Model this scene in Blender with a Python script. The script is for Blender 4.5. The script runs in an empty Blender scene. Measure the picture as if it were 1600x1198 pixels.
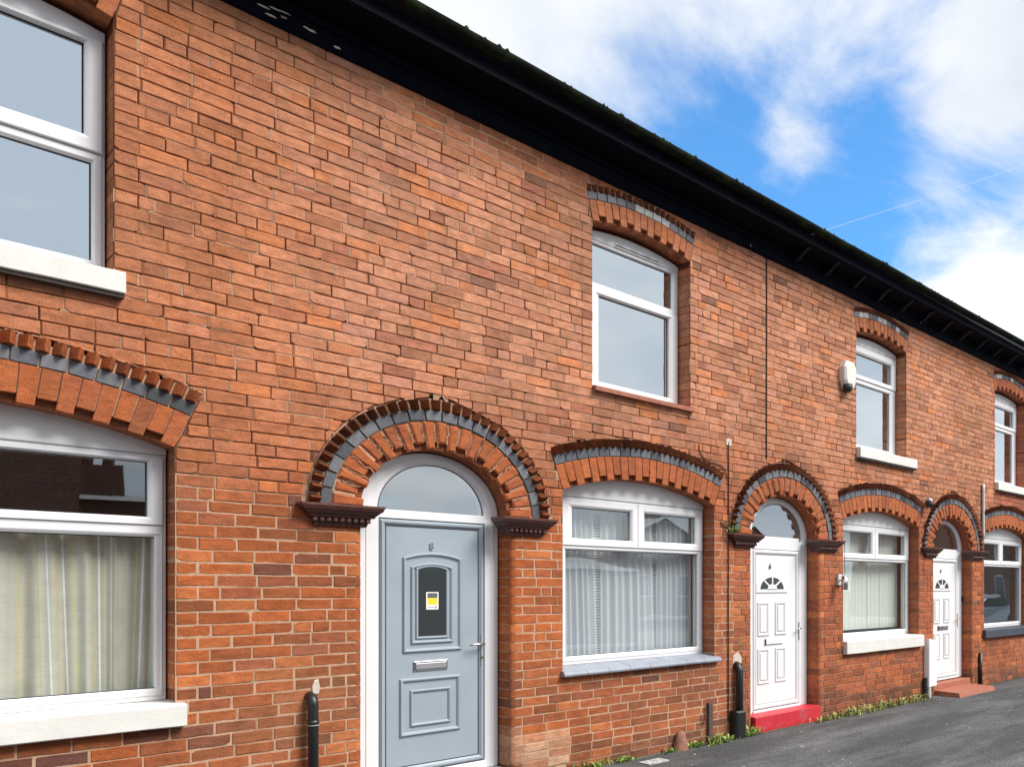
import bpy, math, random
from math import sin, cos, pi, sqrt, radians
from mathutils import noise, Vector
R = random.Random(7)
S = bpy.context.scene
COL = S.collection

# ------------------------------------------------------------ camera, sky, sun
PHI = radians(37.818); CAMX, CAMY, CAMZ = 0.0, -6.2565, 1.65
cd = bpy.data.cameras.new("camera"); cam = bpy.data.objects.new("camera", cd); COL.objects.link(cam)
cam.location = (CAMX, CAMY, CAMZ); cam.rotation_euler = (pi/2, 0, PHI - pi/2)
cd.sensor_width = 36; cd.lens = 1265.17/1600*36; cd.shift_x = -0.3125; cd.shift_y = 0.1975
cd.clip_start = 0.05; cd.clip_end = 2000
S.camera = cam
S.view_settings.view_transform = 'Standard'; S.view_settings.look = 'None'
S.view_settings.exposure = 1.08; S.view_settings.gamma = 1.0; S.view_settings.use_curve_mapping = False

SUN_EL, SUN_AZ = radians(47), radians(-60)      # azimuth measured from +X, towards the street side
wd = bpy.data.worlds.new("World"); S.world = wd; wd.use_nodes = True
nt = wd.node_tree; nt.nodes.clear()
def wn(t, **k):
    n = nt.nodes.new(t)
    for a, b in k.items(): setattr(n, a, b)
    return n
def wl(a, b): nt.links.new(a, b)
out = wn('ShaderNodeOutputWorld'); bg = wn('ShaderNodeBackground'); bg.inputs['Strength'].default_value = 0.1
sky = wn('ShaderNodeTexSky', sky_type='NISHITA', sun_disc=False)
sky.sun_elevation = SUN_EL; sky.sun_rotation = pi/2 - SUN_AZ
tc = wn('ShaderNodeTexCoord'); sep = wn('ShaderNodeSeparateXYZ'); wl(tc.outputs['Generated'], sep.inputs[0])
def wm(op, a, b=None, c=None, clamp=False):
    n = wn('ShaderNodeMath', operation=op, use_clamp=clamp)
    for i, v in enumerate((a, b, c)):
        if v is None: continue
        if isinstance(v, (int, float)): n.inputs[i].default_value = v
        else: wl(v, n.inputs[i])
    return n.outputs[0]
zz = wm('ADD', wm('MAXIMUM', sep.outputs['Z'], 0.0), 0.22)
cx_ = wm('DIVIDE', sep.outputs['X'], zz); cy_ = wm('DIVIDE', sep.outputs['Y'], zz)
cmb = wn('ShaderNodeCombineXYZ'); wl(cx_, cmb.inputs[0]); wl(cy_, cmb.inputs[1]); cmb.inputs[2].default_value = 3.7
n1 = wn('ShaderNodeTexNoise'); n1.inputs['Scale'].default_value = 2.1; n1.inputs['Detail'].default_value = 9; n1.inputs['Roughness'].default_value = 0.60; n1.inputs['Distortion'].default_value = 0.5
wl(cmb.outputs[0], n1.inputs['Vector'])
n2 = wn('ShaderNodeTexNoise'); n2.inputs['Scale'].default_value = 0.9; n2.inputs['Detail'].default_value = 3
wl(cmb.outputs[0], n2.inputs['Vector'])
base = wm('ADD', wm('MULTIPLY', n1.outputs['Fac'], 2.1), wm('MULTIPLY', n2.outputs['Fac'], 0.5))
def blob(d, w, amp):
    vm = wn('ShaderNodeVectorMath', operation='DISTANCE'); wl(tc.outputs['Generated'], vm.inputs[0]); vm.inputs[1].default_value = d
    q = wm('POWER', wm('DIVIDE', vm.outputs['Value'], w), 2.0)
    return wm('MULTIPLY', wm('EXPONENT', wm('MULTIPLY', q, -1.0)), amp)
tot = base
for d, w, a in (((0.735, 0.515, 0.44), 0.15, -0.50), ((0.712, 0.50, 0.49), 0.06, -0.2), ((0.572, 0.658, 0.49), 0.13, -0.50), ((0.655, 0.60, 0.44), 0.12, -0.22), ((0.80, 0.41, 0.435), 0.06, -0.42), ((0.83, 0.36, 0.42), 0.05, -0.30),
                ((0.47, 0.70, 0.56), 0.18, 0.22), ((0.69, 0.58, 0.47), 0.045, 0.42), ((0.66, 0.61, 0.45), 0.035, 0.25), ((0.66, 0.53, 0.59), 0.12, 0.25), ((0.76, 0.38, 0.52), 0.11, 0.40),
                ((0.86, 0.42, 0.30), 0.09, 0.60), ((0.665, 0.575, 0.485), 0.045, 0.14), ((-0.1, -0.85, 0.5), 0.85, 0.55), ((0.80, -0.55, 0.26), 0.45, 0.42)):
    tot = wm('ADD', tot, blob(d, w, a))
mr = wn('ShaderNodeMapRange', interpolation_type='SMOOTHSTEP'); wl(tot, mr.inputs[0])
mr.inputs[1].default_value = 0.86; mr.inputs[2].default_value = 1.50
skg = wn('ShaderNodeMix', data_type='RGBA', blend_type='MULTIPLY'); skg.inputs[0].default_value = 1.0
wl(sky.outputs[0], skg.inputs[6]); skg.inputs[7].default_value = (0.50, 1.0, 1.33, 1)
mix = wn('ShaderNodeMix', data_type='RGBA'); wl(mr.outputs[0], mix.inputs[0]); wl(skg.outputs[2], mix.inputs[6])
n3 = wn('ShaderNodeTexNoise'); n3.inputs['Scale'].default_value = 1.6; n3.inputs['Detail'].default_value = 7; wl(cmb.outputs[0], n3.inputs['Vector'])
sh = wn('ShaderNodeMapRange'); wl(wm('SUBTRACT', n3.outputs['Fac'], blob((0.06, -0.94, 0.34), 0.30, 0.22)), sh.inputs[0]); sh.inputs[1].default_value = 0.34; sh.inputs[2].default_value = 0.60
cc = wn('ShaderNodeMix', data_type='RGBA'); wl(sh.outputs[0], cc.inputs[0]); cc.inputs[6].default_value = (3.45, 3.8, 4.3, 1); cc.inputs[7].default_value = (5.1, 5.15, 5.2, 1); wl(cc.outputs[2], mix.inputs[7])
wl(mix.outputs[2], bg.inputs['Color']); wl(bg.outputs[0], out.inputs[0])

sl = bpy.data.lights.new("sun", 'SUN'); sl.energy = 2.5; sl.angle = radians(29); sl.color = (1.0, 0.95, 0.88)
sun = bpy.data.objects.new("sun", sl); COL.objects.link(sun)
sd = Vector((cos(SUN_EL)*cos(SUN_AZ), cos(SUN_EL)*sin(SUN_AZ), sin(SUN_EL)))
sun.rotation_euler = sd.to_track_quat('Z', 'Y').to_euler(); sun.location = (4, -20, 30)

# ------------------------------------------------------------ helpers
class MB:
    def __init__(s): s.v = []; s.f = []; s.c = []; s.col = (1, 1, 1)
    def add(s, vs, fs):
        o = len(s.v); s.v += vs; s.f += [tuple(i+o for i in f) for f in fs]; s.c += [s.col]*len(vs); return s
    def box(s, x0, x1, y0, y1, z0, z1):
        vs = [(x0, y0, z0), (x1, y0, z0), (x1, y1, z0), (x0, y1, z0), (x0, y0, z1), (x1, y0, z1), (x1, y1, z1), (x0, y1, z1)]
        return s.add(vs, [(0, 3, 2, 1), (4, 5, 6, 7), (0, 1, 5, 4), (1, 2, 6, 5), (2, 3, 7, 6), (3, 0, 4, 7)])
    def rings(s, rings, cap0=True, cap1=False, closed=True):
        n = len(rings[0]); vs = [p for r in rings for p in r]; fs = []
        for k in range(len(rings)-1):
            for i in range(n if closed else n-1):
                j = (i+1) % n; fs.append((k*n+i, (k+1)*n+i, (k+1)*n+j, k*n+j))
        if cap0: fs.append(tuple(range(n)))
        if cap1: fs.append(tuple(reversed(range((len(rings)-1)*n, len(rings)*n))))
        return s.add(vs, fs)
    def slab(s, poly, y0, y1, ch=0.0):
        """polygon in (x,z), counter-clockwise seen from the street (-y); front at y0, back y1, chamfered front edge"""
        if ch > 0: r = [[(x, y0, z) for x, z in inset(poly, ch)], [(x, y0+ch*0.8, z) for x, z in poly], [(x, y1, z) for x, z in poly]]
        else: r = [[(x, y0, z) for x, z in poly], [(x, y1, z) for x, z in poly]]
        return s.rings(r, True, True)
    def bar(s, x0, x1, z0, z1, y0, y1, ch=0.004):
        return s.slab([(x0, z0), (x1, z0), (x1, z1), (x0, z1)], y0, y1, ch)
    def tube(s, pts, r, n=10, cap=True):
        rr = []; r = r if isinstance(r, (list, tuple)) else [r]*len(pts)
        pts = [Vector(p) for p in pts]
        for i, p in enumerate(pts):
            d = (pts[min(i+1, len(pts)-1)]-pts[max(i-1, 0)]).normalized()
            a = Vector((0, 0, 1)) if abs(d.z) < 0.9 else Vector((0, -1, 0))
            u = d.cross(a).normalized(); w = u.cross(d)
            rr.append([tuple(p+u*cos(2*pi*k/n)*r[i]+w*sin(2*pi*k/n)*r[i]) for k in range(n)])
        return s.rings(rr, cap, cap)
    def moulding(s, poly, w, y, h):
        r = []
        for k, yy in ((0, y), (0.3*w, y-h), (0.62*w, y-h*0.9), (w, y+0.001)):
            r.append([(x, yy, z) for x, z in inset(poly, k)])
        return s.rings(r, False, False)
    def build(s, name, mats, parent=None, smooth=False):
        me = bpy.data.meshes.new(name); me.from_pydata(s.v, [], s.f)
        if not isinstance(mats, (list, tuple)): mats = [mats]
        for m in mats: me.materials.append(m)
        if any(c != (1, 1, 1) for c in s.c):
            ca = me.color_attributes.new('Col', 'FLOAT_COLOR', 'POINT')
            ca.data.foreach_set('color', [q for c in s.c for q in (c[0], c[1], c[2], 1)])
        if smooth: me.shade_smooth()
        o = bpy.data.objects.new(name, me); COL.objects.link(o)
        if parent: o.parent = parent
        return o
def inset(poly, k):
    cx = (min(p[0] for p in poly)+max(p[0] for p in poly))/2; cz = (min(p[1] for p in poly)+max(p[1] for p in poly))/2
    if k <= 0: return list(poly)
    n = len(poly); res = []
    area = sum(poly[i][0]*poly[(i+1) % n][1]-poly[(i+1) % n][0]*poly[i][1] for i in range(n))
    sg = 1 if area > 0 else -1
    for i in range(n):
        a, b, c = poly[i-1], poly[i], poly[(i+1) % n]
        d1 = (b[0]-a[0], b[1]-a[1]); d2 = (c[0]-b[0], c[1]-b[1])
        l1 = math.hypot(*d1) or 1e-9; l2 = math.hypot(*d2) or 1e-9
        n1_ = (-d1[1]/l1*sg, d1[0]/l1*sg); n2_ = (-d2[1]/l2*sg, d2[0]/l2*sg)
        m = (n1_[0]+n2_[0], n1_[1]+n2_[1]); q = 1+n1_[0]*n2_[0]+n1_[1]*n2_[1]
        q = max(q, 0.35); res.append((b[0]+m[0]/q*k, b[1]+m[1]/q*k))
    return res
def empty(name, loc=(0, 0, 0), parent=None):
    o = bpy.data.objects.new(name, None); o.location = loc; o.empty_display_size = 0.2; COL.objects.link(o)
    if parent: o.parent = parent
    return o
def tag(o, label=None, cat=None, group=None, kind=None):
    if label: o['label'] = label
    if cat: o['category'] = cat
    if group: o['group'] = group
    if kind: o['kind'] = kind
    return o
def nz(x, y, z=0.0): return noise.noise(Vector((x, y, z)))
def sm(a, b, x):
    t = min(1, max(0, (x-a)/(b-a))); return t*t*(3-2*t)
def mixc(a, b, t): return tuple(a[i]*(1-t)+b[i]*t for i in range(3))
def mulc(a, k): return tuple(q*k for q in a)
def arcpts(cx, cz, a, b, t0, t1, n): return [(cx+a*cos(t0+(t1-t0)*i/n), cz+b*sin(t0+(t1-t0)*i/n)) for i in range(n+1)]

# ------------------------------------------------------------ materials
def mat(name, col=(0.5, 0.5, 0.5), rough=0.5, metal=0.0, spec=0.5, attr=False, var=0.0, vscale=6, bump=0.0, bscale=60, dirt=None, dscale=3, dthr=0.58, coat=0.0):
    m = bpy.data.materials.new(name); m.use_nodes = True; t = m.node_tree; N = t.nodes; L = t.links
    p = N['Principled BSDF']; p.inputs['Roughness'].default_value = rough; p.inputs['Metallic'].default_value = metal
    p.inputs['Specular IOR Level'].default_value = spec; p.inputs['Coat Weight'].default_value = coat
    geo = N.new('ShaderNodeNewGeometry'); pos = geo.outputs['Position']
    if attr:
        a = N.new('ShaderNodeAttribute'); a.attribute_name = 'Col'; c = a.outputs['Color']
    else:
        a = N.new('ShaderNodeRGB'); a.outputs[0].default_value = (*col, 1); c = a.outputs[0]
    def ns(sc, det=6, ro=0.6):
        n = N.new('ShaderNodeTexNoise'); n.inputs['Scale'].default_value = sc; n.inputs['Detail'].default_value = det; n.inputs['Roughness'].default_value = ro
        L.new(pos, n.inputs['Vector']); return n.outputs['Fac']
    if var > 0:
        r = N.new('ShaderNodeMapRange'); L.new(ns(vscale), r.inputs[0]); r.inputs[1].default_value = 0.3; r.inputs[2].default_value = 0.7
        r.inputs[3].default_value = 1-var; r.inputs[4].default_value = 1+var
        x = N.new('ShaderNodeMix'); x.data_type = 'RGBA'; x.blend_type = 'MULTIPLY'; x.inputs[0].default_value = 1
        L.new(c, x.inputs[6]); L.new(r.outputs[0], x.inputs[7]); c = x.outputs[2]
    if dirt:
        r = N.new('ShaderNodeMapRange'); L.new(ns(dscale, 8, 0.65), r.inputs[0]); r.inputs[1].default_value = dthr; r.inputs[2].default_value = dthr+0.12
        x = N.new('ShaderNodeMix'); x.data_type = 'RGBA'; L.new(r.outputs[0], x.inputs[0]); L.new(c, x.inputs[6]); x.inputs[7].default_value = (*dirt, 1); c = x.outputs[2]
    L.new(c, p.inputs['Base Color'])
    if bump > 0:
        b = N.new('ShaderNodeBump'); b.inputs['Strength'].default_value = 1.0; b.inputs['Distance'].default_value = bump
        L.new(ns(bscale, 8, 0.65), b.inputs['Height']); L.new(b.outputs[0], p.inputs['Normal'])
    return m
def brick_mat():
    m = mat('brick_clay', attr=True, rough=0.88, spec=0.25); t = m.node_tree; N = t.nodes; L = t.links; p = N['Principled BSDF']
    geo = N['Geometry']; at = N['Attribute']
    def ns(sc, det, ro=0.6, off=(1, 1, 1)):
        mp = N.new('ShaderNodeMapping'); mp.inputs['Scale'].default_value = off; L.new(geo.outputs['Position'], mp.inputs['Vector'])
        n = N.new('ShaderNodeTexNoise'); n.inputs['Scale'].default_value = sc; n.inputs['Detail'].default_value = det; n.inputs['Roughness'].default_value = ro
        L.new(mp.outputs[0], n.inputs['Vector']); return n.outputs['Fac']
    def mrn(v, a, b, c, d):
        r = N.new('ShaderNodeMapRange'); L.new(v, r.inputs[0])
        for i, q in enumerate((a, b, c, d)): r.inputs[i+1].default_value = q
        return r.outputs[0]
    def mx(c, v, bl, f=1.0, isfac=False):
        x = N.new('ShaderNodeMix'); x.data_type = 'RGBA'; x.blend_type = bl
        if isfac: L.new(v, x.inputs[0]); x.inputs[7].default_value = f
        else: x.inputs[0].default_value = f; L.new(v, x.inputs[7])
        L.new(c, x.inputs[6]); return x.outputs[2]
    c = at.outputs['Color']
    c = mx(c, mrn(ns(22, 5, 0.6, (0.5, 1, 1.2)), 0.3, 0.7, 0.72, 1.24), 'MULTIPLY')          # blotches inside a brick
    c = mx(c, mrn(ns(130, 5), 0.3, 0.7, 0.72, 1.24), 'MULTIPLY')           # grain
    c = mx(c, mrn(ns(1.1, 7, 0.75, (1, 1, 0.7)), 0.3, 0.7, 0.76, 1.17), 'MULTIPLY')           # weathering of the wall
    c = mx(c, mrn(ns(14, 8, 0.7), 0.60, 0.70, 0.0, 0.55), 'MIX', (0.20, 0.085, 0.045, 1), True)
    c = mx(c, mrn(ns(30, 3, 0.5), 0.68, 0.76, 0.0, 0.75), 'MIX', (0.10, 0.05, 0.035, 1), True)
    c = mx(c, mrn(ns(11.3, 7, 0.75), 0.63, 0.72, 0.0, 0.5), 'MIX', (0.55, 0.29, 0.18, 1), True)
    L.new(c, p.inputs['Base Color'])
    b = N.new('ShaderNodeBump'); b.inputs['Distance'].default_value = 0.006; L.new(ns(45, 8, 0.7), b.inputs['Height'])
    b2 = N.new('ShaderNodeBump'); b2.inputs['Distance'].default_value = 0.0025; L.new(ns(220, 5, 0.7), b2.inputs['Height']); L.new(b.outputs[0], b2.inputs['Normal'])
    L.new(b2.outputs[0], p.inputs['Normal']); return m
M = dict(
    brick=brick_mat(),
    mortar=mat('mortar_lime', attr=True, rough=0.95, spec=0.1, var=0.18, vscale=30, bump=0.004, bscale=120),
    blue=mat('blue_brick', attr=True, rough=0.6, spec=0.45, var=0.25, vscale=30, bump=0.002, bscale=60),
    terra=mat('glazed_terracotta', (0.075, 0.028, 0.022), 0.33, spec=0.5, var=0.35, vscale=14, bump=0.003, bscale=40),
    terratop=mat('weathered_ledge', (0.22, 0.10, 0.08), 0.8, var=0.3, vscale=20, bump=0.003, bscale=60),
    upvc=mat('white_upvc', (0.73, 0.74, 0.765), 0.3, spec=0.45, var=0.04, vscale=2.5, bump=0.0004, bscale=9, dirt=(0.52, 0.52, 0.48), dscale=5, dthr=0.68),
    oldwhite=mat('white_painted_stone', (0.66, 0.655, 0.63), 0.6, var=0.06, vscale=9, bump=0.0015, bscale=35, dirt=(0.5, 0.46, 0.37), dscale=12, dthr=0.68),
    panelw=mat('white_painted_board', (0.80, 0.81, 0.825), 0.5, var=0.05, vscale=5, bump=0.0015, bscale=14, dirt=(0.5, 0.48, 0.42), dscale=7, dthr=0.66),
    dark_under=mat('dark_stone_underside', (0.05, 0.04, 0.035), 0.9, bump=0.004),
    grey_door=mat('blue_grey_door_skin', (0.30, 0.355, 0.41), 0.42, spec=0.4, var=0.06, vscale=3, bump=0.0006, bscale=200, dirt=(0.235, 0.285, 0.33), dscale=6, dthr=0.66),
    seal=mat('black_rubber_seal', (0.02, 0.022, 0.025), 0.6),
    chrome=mat('brushed_steel', (0.62, 0.62, 0.64), 0.22, 1.0),
    brass=mat('aged_brass', (0.6, 0.45, 0.2), 0.3, 1.0),
    slate=mat('grey_glazed_sill_tile', (0.25, 0.275, 0.33), 0.45, spec=0.4, var=0.12, vscale=9, bump=0.001, bscale=30),
    darksill=mat('dark_blue_painted_sill', (0.05, 0.06, 0.08), 0.5, var=0.2, bump=0.002),
    redsill=mat('terracotta_sill', (0.33, 0.115, 0.07), 0.7, var=0.2, vscale=14, bump=0.003, bscale=50),
    redpaint=mat('red_step_paint', (0.50, 0.025, 0.04), 0.45, var=0.15, vscale=9, bump=0.002, bscale=40, dirt=(0.22, 0.11, 0.10), dscale=9, dthr=0.56),
    black=mat('black_gloss_paint', (0.003, 0.0042, 0.009), 0.6, spec=0.04, var=0.3, vscale=5, bump=0.004, bscale=12, dirt=(0.010, 0.015, 0.030), dscale=8, dthr=0.62),
    blackpipe=mat('black_pipe_plastic', (0.012, 0.013, 0.015), 0.38, spec=0.5, bump=0.001, dirt=(0.10, 0.09, 0.085), dscale=30, dthr=0.69),
    bracket=mat('glossy_black_bracket', (0.007, 0.010, 0.018), 0.45, spec=0.14, var=0.2, bump=0.002),
    gutter=mat('mossy_gutter', (0.008, 0.010, 0.008), 0.75, spec=0.06, var=0.3, bump=0.003, bscale=40, dirt=(0.016, 0.028, 0.009), dscale=5, dthr=0.50),
    moss=mat('moss', (0.05, 0.075, 0.02), 0.95, var=0.4, vscale=40, bump=0.005),
    rust=mat('rusty_iron', (0.085, 0.05, 0.045), 0.75, var=0.35, vscale=30, bump=0.002, dirt=(0.20, 0.09, 0.05), dscale=25, dthr=0.58),
    clay=mat('clay_stub', (0.24, 0.11, 0.075), 0.8, var=0.25, vscale=20, bump=0.003),
    cement=mat('cement_patch', (0.55, 0.47, 0.40), 0.95, var=0.2, vscale=30, bump=0.004),
    leaf=mat('weed_leaf', (0.13, 0.24, 0.04), 0.6, attr=True, var=0.2, vscale=40),
    lightgrey=mat('light_grey_plastic', (0.55, 0.55, 0.55), 0.4), alarm=mat('cream_alarm_plastic', (0.66, 0.66, 0.62), 0.4, var=0.05, bump=0.0005),
    slatew=mat('cream_blind_fabric', (0.80, 0.82, 0.76), 0.8), sheer=mat('sheer_curtain_fabric', (0.75, 0.8, 0.86), 0.9, var=0.06, vscale=8),
    blindh=mat('white_blind_slat', (0.78, 0.81, 0.84), 0.5), stripe=mat('striped_curtain_fabric', attr=True, rough=0.9, var=0.08, vscale=12),
    roomw=mat('dim_interior_plaster', (0.50, 0.53, 0.53), 0.9), roofm=mat('roof_slate', (0.06, 0.06, 0.065), 0.6, var=0.3, vscale=8),
    yellow=mat('yellow_print', (0.75, 0.62, 0.03), 0.5), greyprint=mat('dark_print', (0.10, 0.11, 0.12), 0.5), card=mat('white_card', (0.8, 0.8, 0.78), 0.5),
    cable=mat('black_cable', (0.05, 0.025, 0.018), 0.7, spec=0.2), cablew=mat('pale_cable', (0.55, 0.57, 0.6), 0.5), tyre=mat('tyre_rubber', (0.02, 0.02, 0.02), 0.8),
    carpaint=mat('white_car_paint', (0.55, 0.56, 0.58), 0.3, coat=0.4), fabric_dark=mat('dark_glass_car', (0.02, 0.025, 0.03), 0.08),
)
def glass_mat(name, base, tint=(0.93, 0.96, 0.96)):
    m = bpy.data.materials.new(name); m.use_nodes = True; t = m.node_tree; N = t.nodes; L = t.links; N.clear()
    o = N.new('ShaderNodeOutputMaterial'); mx = N.new('ShaderNodeMixShader'); g = N.new('ShaderNodeBsdfGlossy'); tr = N.new('ShaderNodeBsdfTransparent')
    tr.inputs[0].default_value = (*tint, 1); g.inputs['Roughness'].default_value = 0.012; g.inputs['Color'].default_value = (0.86, 0.93, 0.97, 1)
    fr = N.new('ShaderNodeLayerWeight'); fr.inputs['Blend'].default_value = 0.5
    pw = N.new('ShaderNodeMath'); pw.operation = 'POWER'; pw.inputs[1].default_value = 3.0; L.new(fr.outputs['Facing'], pw.inputs[0])
    a = N.new('ShaderNodeMath'); a.operation = 'MULTIPLY_ADD'; a.inputs[1].default_value = 0.55; a.inputs[2].default_value = base; a.use_clamp = True
    L.new(pw.outputs[0], a.inputs[0])
    geo = N.new('ShaderNodeNewGeometry'); n = N.new('ShaderNodeTexNoise'); n.inputs['Scale'].default_value = 2.2; n.inputs['Detail'].default_value = 1
    L.new(geo.outputs['Position'], n.inputs['Vector']); b = N.new('ShaderNodeBump'); b.inputs['Distance'].default_value = 0.0009; L.new(n.outputs['Fac'], b.inputs['Height'])
    L.new(b.outputs[0], g.inputs['Normal'])
    L.new(a.outputs[0], mx.inputs[0]); L.new(tr.outputs[0], mx.inputs[1]); L.new(g.outputs[0], mx.inputs[2]); L.new(mx.outputs[0], o.inputs[0])
    return m
M['glass_up'] = glass_mat('window_glass_upper', 0.70); M['glass_low'] = glass_mat('window_glass_lower', 0.24); M['glass_fan'] = glass_mat('fanlight_glass', 0.48)

# ------------------------------------------------------------ openings and arches
REV = 0.18; EAVE = 5.42; SPR = 2.22
class Seg:
    """segmental brick arch: half width a, rise h, springing zs"""
    def __init__(s, cx, a, h, zs, zb, rings):
        s.cx, s.a, s.zs, s.zb = cx, a, zs, zb; s.Rr = (a*a+h*h)/(2*h); s.cz = zs+h-s.Rr; s.th = math.asin(a/s.Rr); s.rings = rings; s.ext = sum(rings)
    def pt(s, t, off):
        an = -s.th+2*s.th*t; r = s.Rr+off; return (s.cx+r*sin(an), s.cz+r*cos(an))
    def hw(s, z):
        if z < s.zb or z >= s.cz+s.Rr+s.ext: return 0.0
        if z <= s.zs: return s.a
        ze = s.cz+(s.Rr+s.ext)*cos(s.th)
        if z <= ze: return s.a+(z-s.zs)*math.tan(s.th)
        return sqrt(max(0, (s.Rr+s.ext)**2-(z-s.cz)**2))
    length = property(lambda s: 2*s.th*s.Rr)
class Ell:
    def __init__(s, cx, a, b, zs, zb, rings):
        s.cx, s.a, s.b, s.zs, s.zb, s.rings = cx, a, b, zs, zb, rings; s.ext = sum(rings); s.k = 1.07
    def pt(s, t, off):
        an = pi-pi*t; return (s.cx+(s.a+off)*cos(an), s.zs+(s.b+off*s.k)*sin(an))
    def hw(s, z):
        if z < s.zb: return 0.0
        if z < s.zs-0.001: return s.a
        B = s.b+s.ext*s.k
        if z >= s.zs+B: return 0.0
        return (s.a+s.ext)*sqrt(max(0, 1-((z-s.zs)/B)**2))
    length = property(lambda s: pi*(s.a+s.b)/2)
HOUSES = [  # name, x range, lower window centre, upper centre, door centre
    dict(n='ten', x0=-1.9, x1=1.85, lw=0.56, uw=0.57, dr=None, upz=3.50, half_l=0.90, half_u=0.60, losz=0.937),
    dict(n='eight', x0=1.85, x1=6.22, lw=5.11, uw=5.09, dr=3.115, upz=3.475, half_l=0.92, half_u=0.59, losz=0.93),
    dict(n='six', x0=6.22, x1=10.40, lw=9.22, uw=9.19, dr=7.20, upz=3.475, half_l=0.918, half_u=0.60, losz=0.95),
    dict(n='four', x0=10.40, x1=14.35, lw=13.11, uw=13.19, dr=11.17, upz=3.42, half_l=0.918, half_u=0.60, losz=0.93),
    dict(n='two', x0=14.35, x1=18.4, lw=17.1, uw=17.15, dr=15.12, upz=3.42, half_l=0.918, half_u=0.60, losz=0.93)]
OPEN = []
for H in HOUSES:
    H['LA'] = Seg(H['lw'], H['half_l'], 0.165, 2.50, H['losz']-(0.085 if H['n'] == 'eight' else 0.14), (0.222, 0.083, 0.085))
    H['UA'] = Seg(H['uw'], H['half_u'], 0.075, 4.985, H['upz']-(0.06 if H['n'] == 'eight' else 0.145), (0.185, 0.072, 0.066))
    OPEN += [H['LA'], H['UA']]
    if H['dr']:
        H['DA'] = Ell(H['dr'], 0.572 if H['n'] == 'eight' else 0.59, 0.485, SPR, -0.2, (0.205, 0.078, 0.08)); OPEN.append(H['DA'])
H2 = HOUSES

# brick colours
def brick_tint(x, z, r):
    low = mixc((0.40, 0.108, 0.034), (0.375, 0.112, 0.052), sm(3.8, 5.5, x)*0.9)
    up = (0.515, 0.232, 0.136)
    w = sm(2.1, 3.5, z + 0.5*nz(x*0.9, z*0.9)); w *= 1-0.5*sm(5.0, 5.3, z)*sm(2.4, 3.2, x)*(1-sm(6.2, 6.8, x))
    c = mixc(low, up, w)
    if x > 12.54 and z > 2.9: c = (c[0]*0.86, c[1]*0.62, c[2]*0.66)
    k = r.random()
    if k < 0.20: c = mixc(c, (0.19, 0.072, 0.034), r.uniform(0.2, 0.7)*(1-0.35*w))
    elif k < 0.34: c = mixc(c, (0.54, 0.18, 0.062), r.uniform(0.3, 0.8))
    elif k < 0.42: c = mixc(c, (0.31, 0.10, 0.062), r.uniform(0.3, 0.7))
    elif k < 0.50: c = mixc(c, (0.46, 0.21, 0.15), r.uniform(0.3, 0.9)*w)
    elif k < 0.517: c = mixc(c, (0.13, 0.065, 0.05), r.uniform(0.3, 0.8))
    if z < 1.0 and x < 1.9 and r.random() < 0.22: c = mixc(c, (0.07, 0.035, 0.035), r.uniform(0.5, 0.9))
    if z < 0.22+0.1*nz(x*2, 1.3): c = mixc(c, (0.11, 0.06, 0.04), r.uniform(0.2, 0.8))
    if x < 2.4 and z > 2.6: c = mixc(c, (0.45, 0.155, 0.062), 0.6*(1-sm(1.6, 2.4, x)*0.6))
    if 3.68 < x < 4.25 and z < 0.5 and r.random() < 0.6: c = mixc(c, (0.60, 0.38, 0.25), r.uniform(0.3, 0.9))
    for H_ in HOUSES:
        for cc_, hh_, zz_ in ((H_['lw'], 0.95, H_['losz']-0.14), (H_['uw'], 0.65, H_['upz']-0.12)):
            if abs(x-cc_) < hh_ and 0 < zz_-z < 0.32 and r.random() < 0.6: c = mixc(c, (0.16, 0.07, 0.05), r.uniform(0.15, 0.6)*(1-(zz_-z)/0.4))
    st = max(0, nz(x*0.55+3, z*0.8, 21))*1.5*(1-0.5*sm(4.5, 6, x)); c = mixc(c, (0.24, 0.11, 0.06), min(0.6, st*r.uniform(0.5, 1.2)))
    g = r.uniform(0.86, 1.14)*(1+0.10*nz(x*0.7, z*0.7, 4))
    return mulc(c, g)
def mortar_tone(x, z):
    """returns pale fraction 0..1"""
    w = 1-sm(2.0, 2.75, z+0.45*nz(x*1.3, z*1.3, 9))
    w = max(w, sm(5.05, 5.2, z+0.08*nz(x*2, 0, 5))*sm(2.0, 2.8, x)*(1-sm(5.6, 6.4, x)))
    if x < 2.0: w = max(w, 0.35*sm(3.6, 2.4, z) if False else w)
    if x > 6.3: w *= 0.55
    return w
PALE, DARK = (0.46, 0.30, 0.205), (0.14, 0.055, 0.032)

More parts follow.
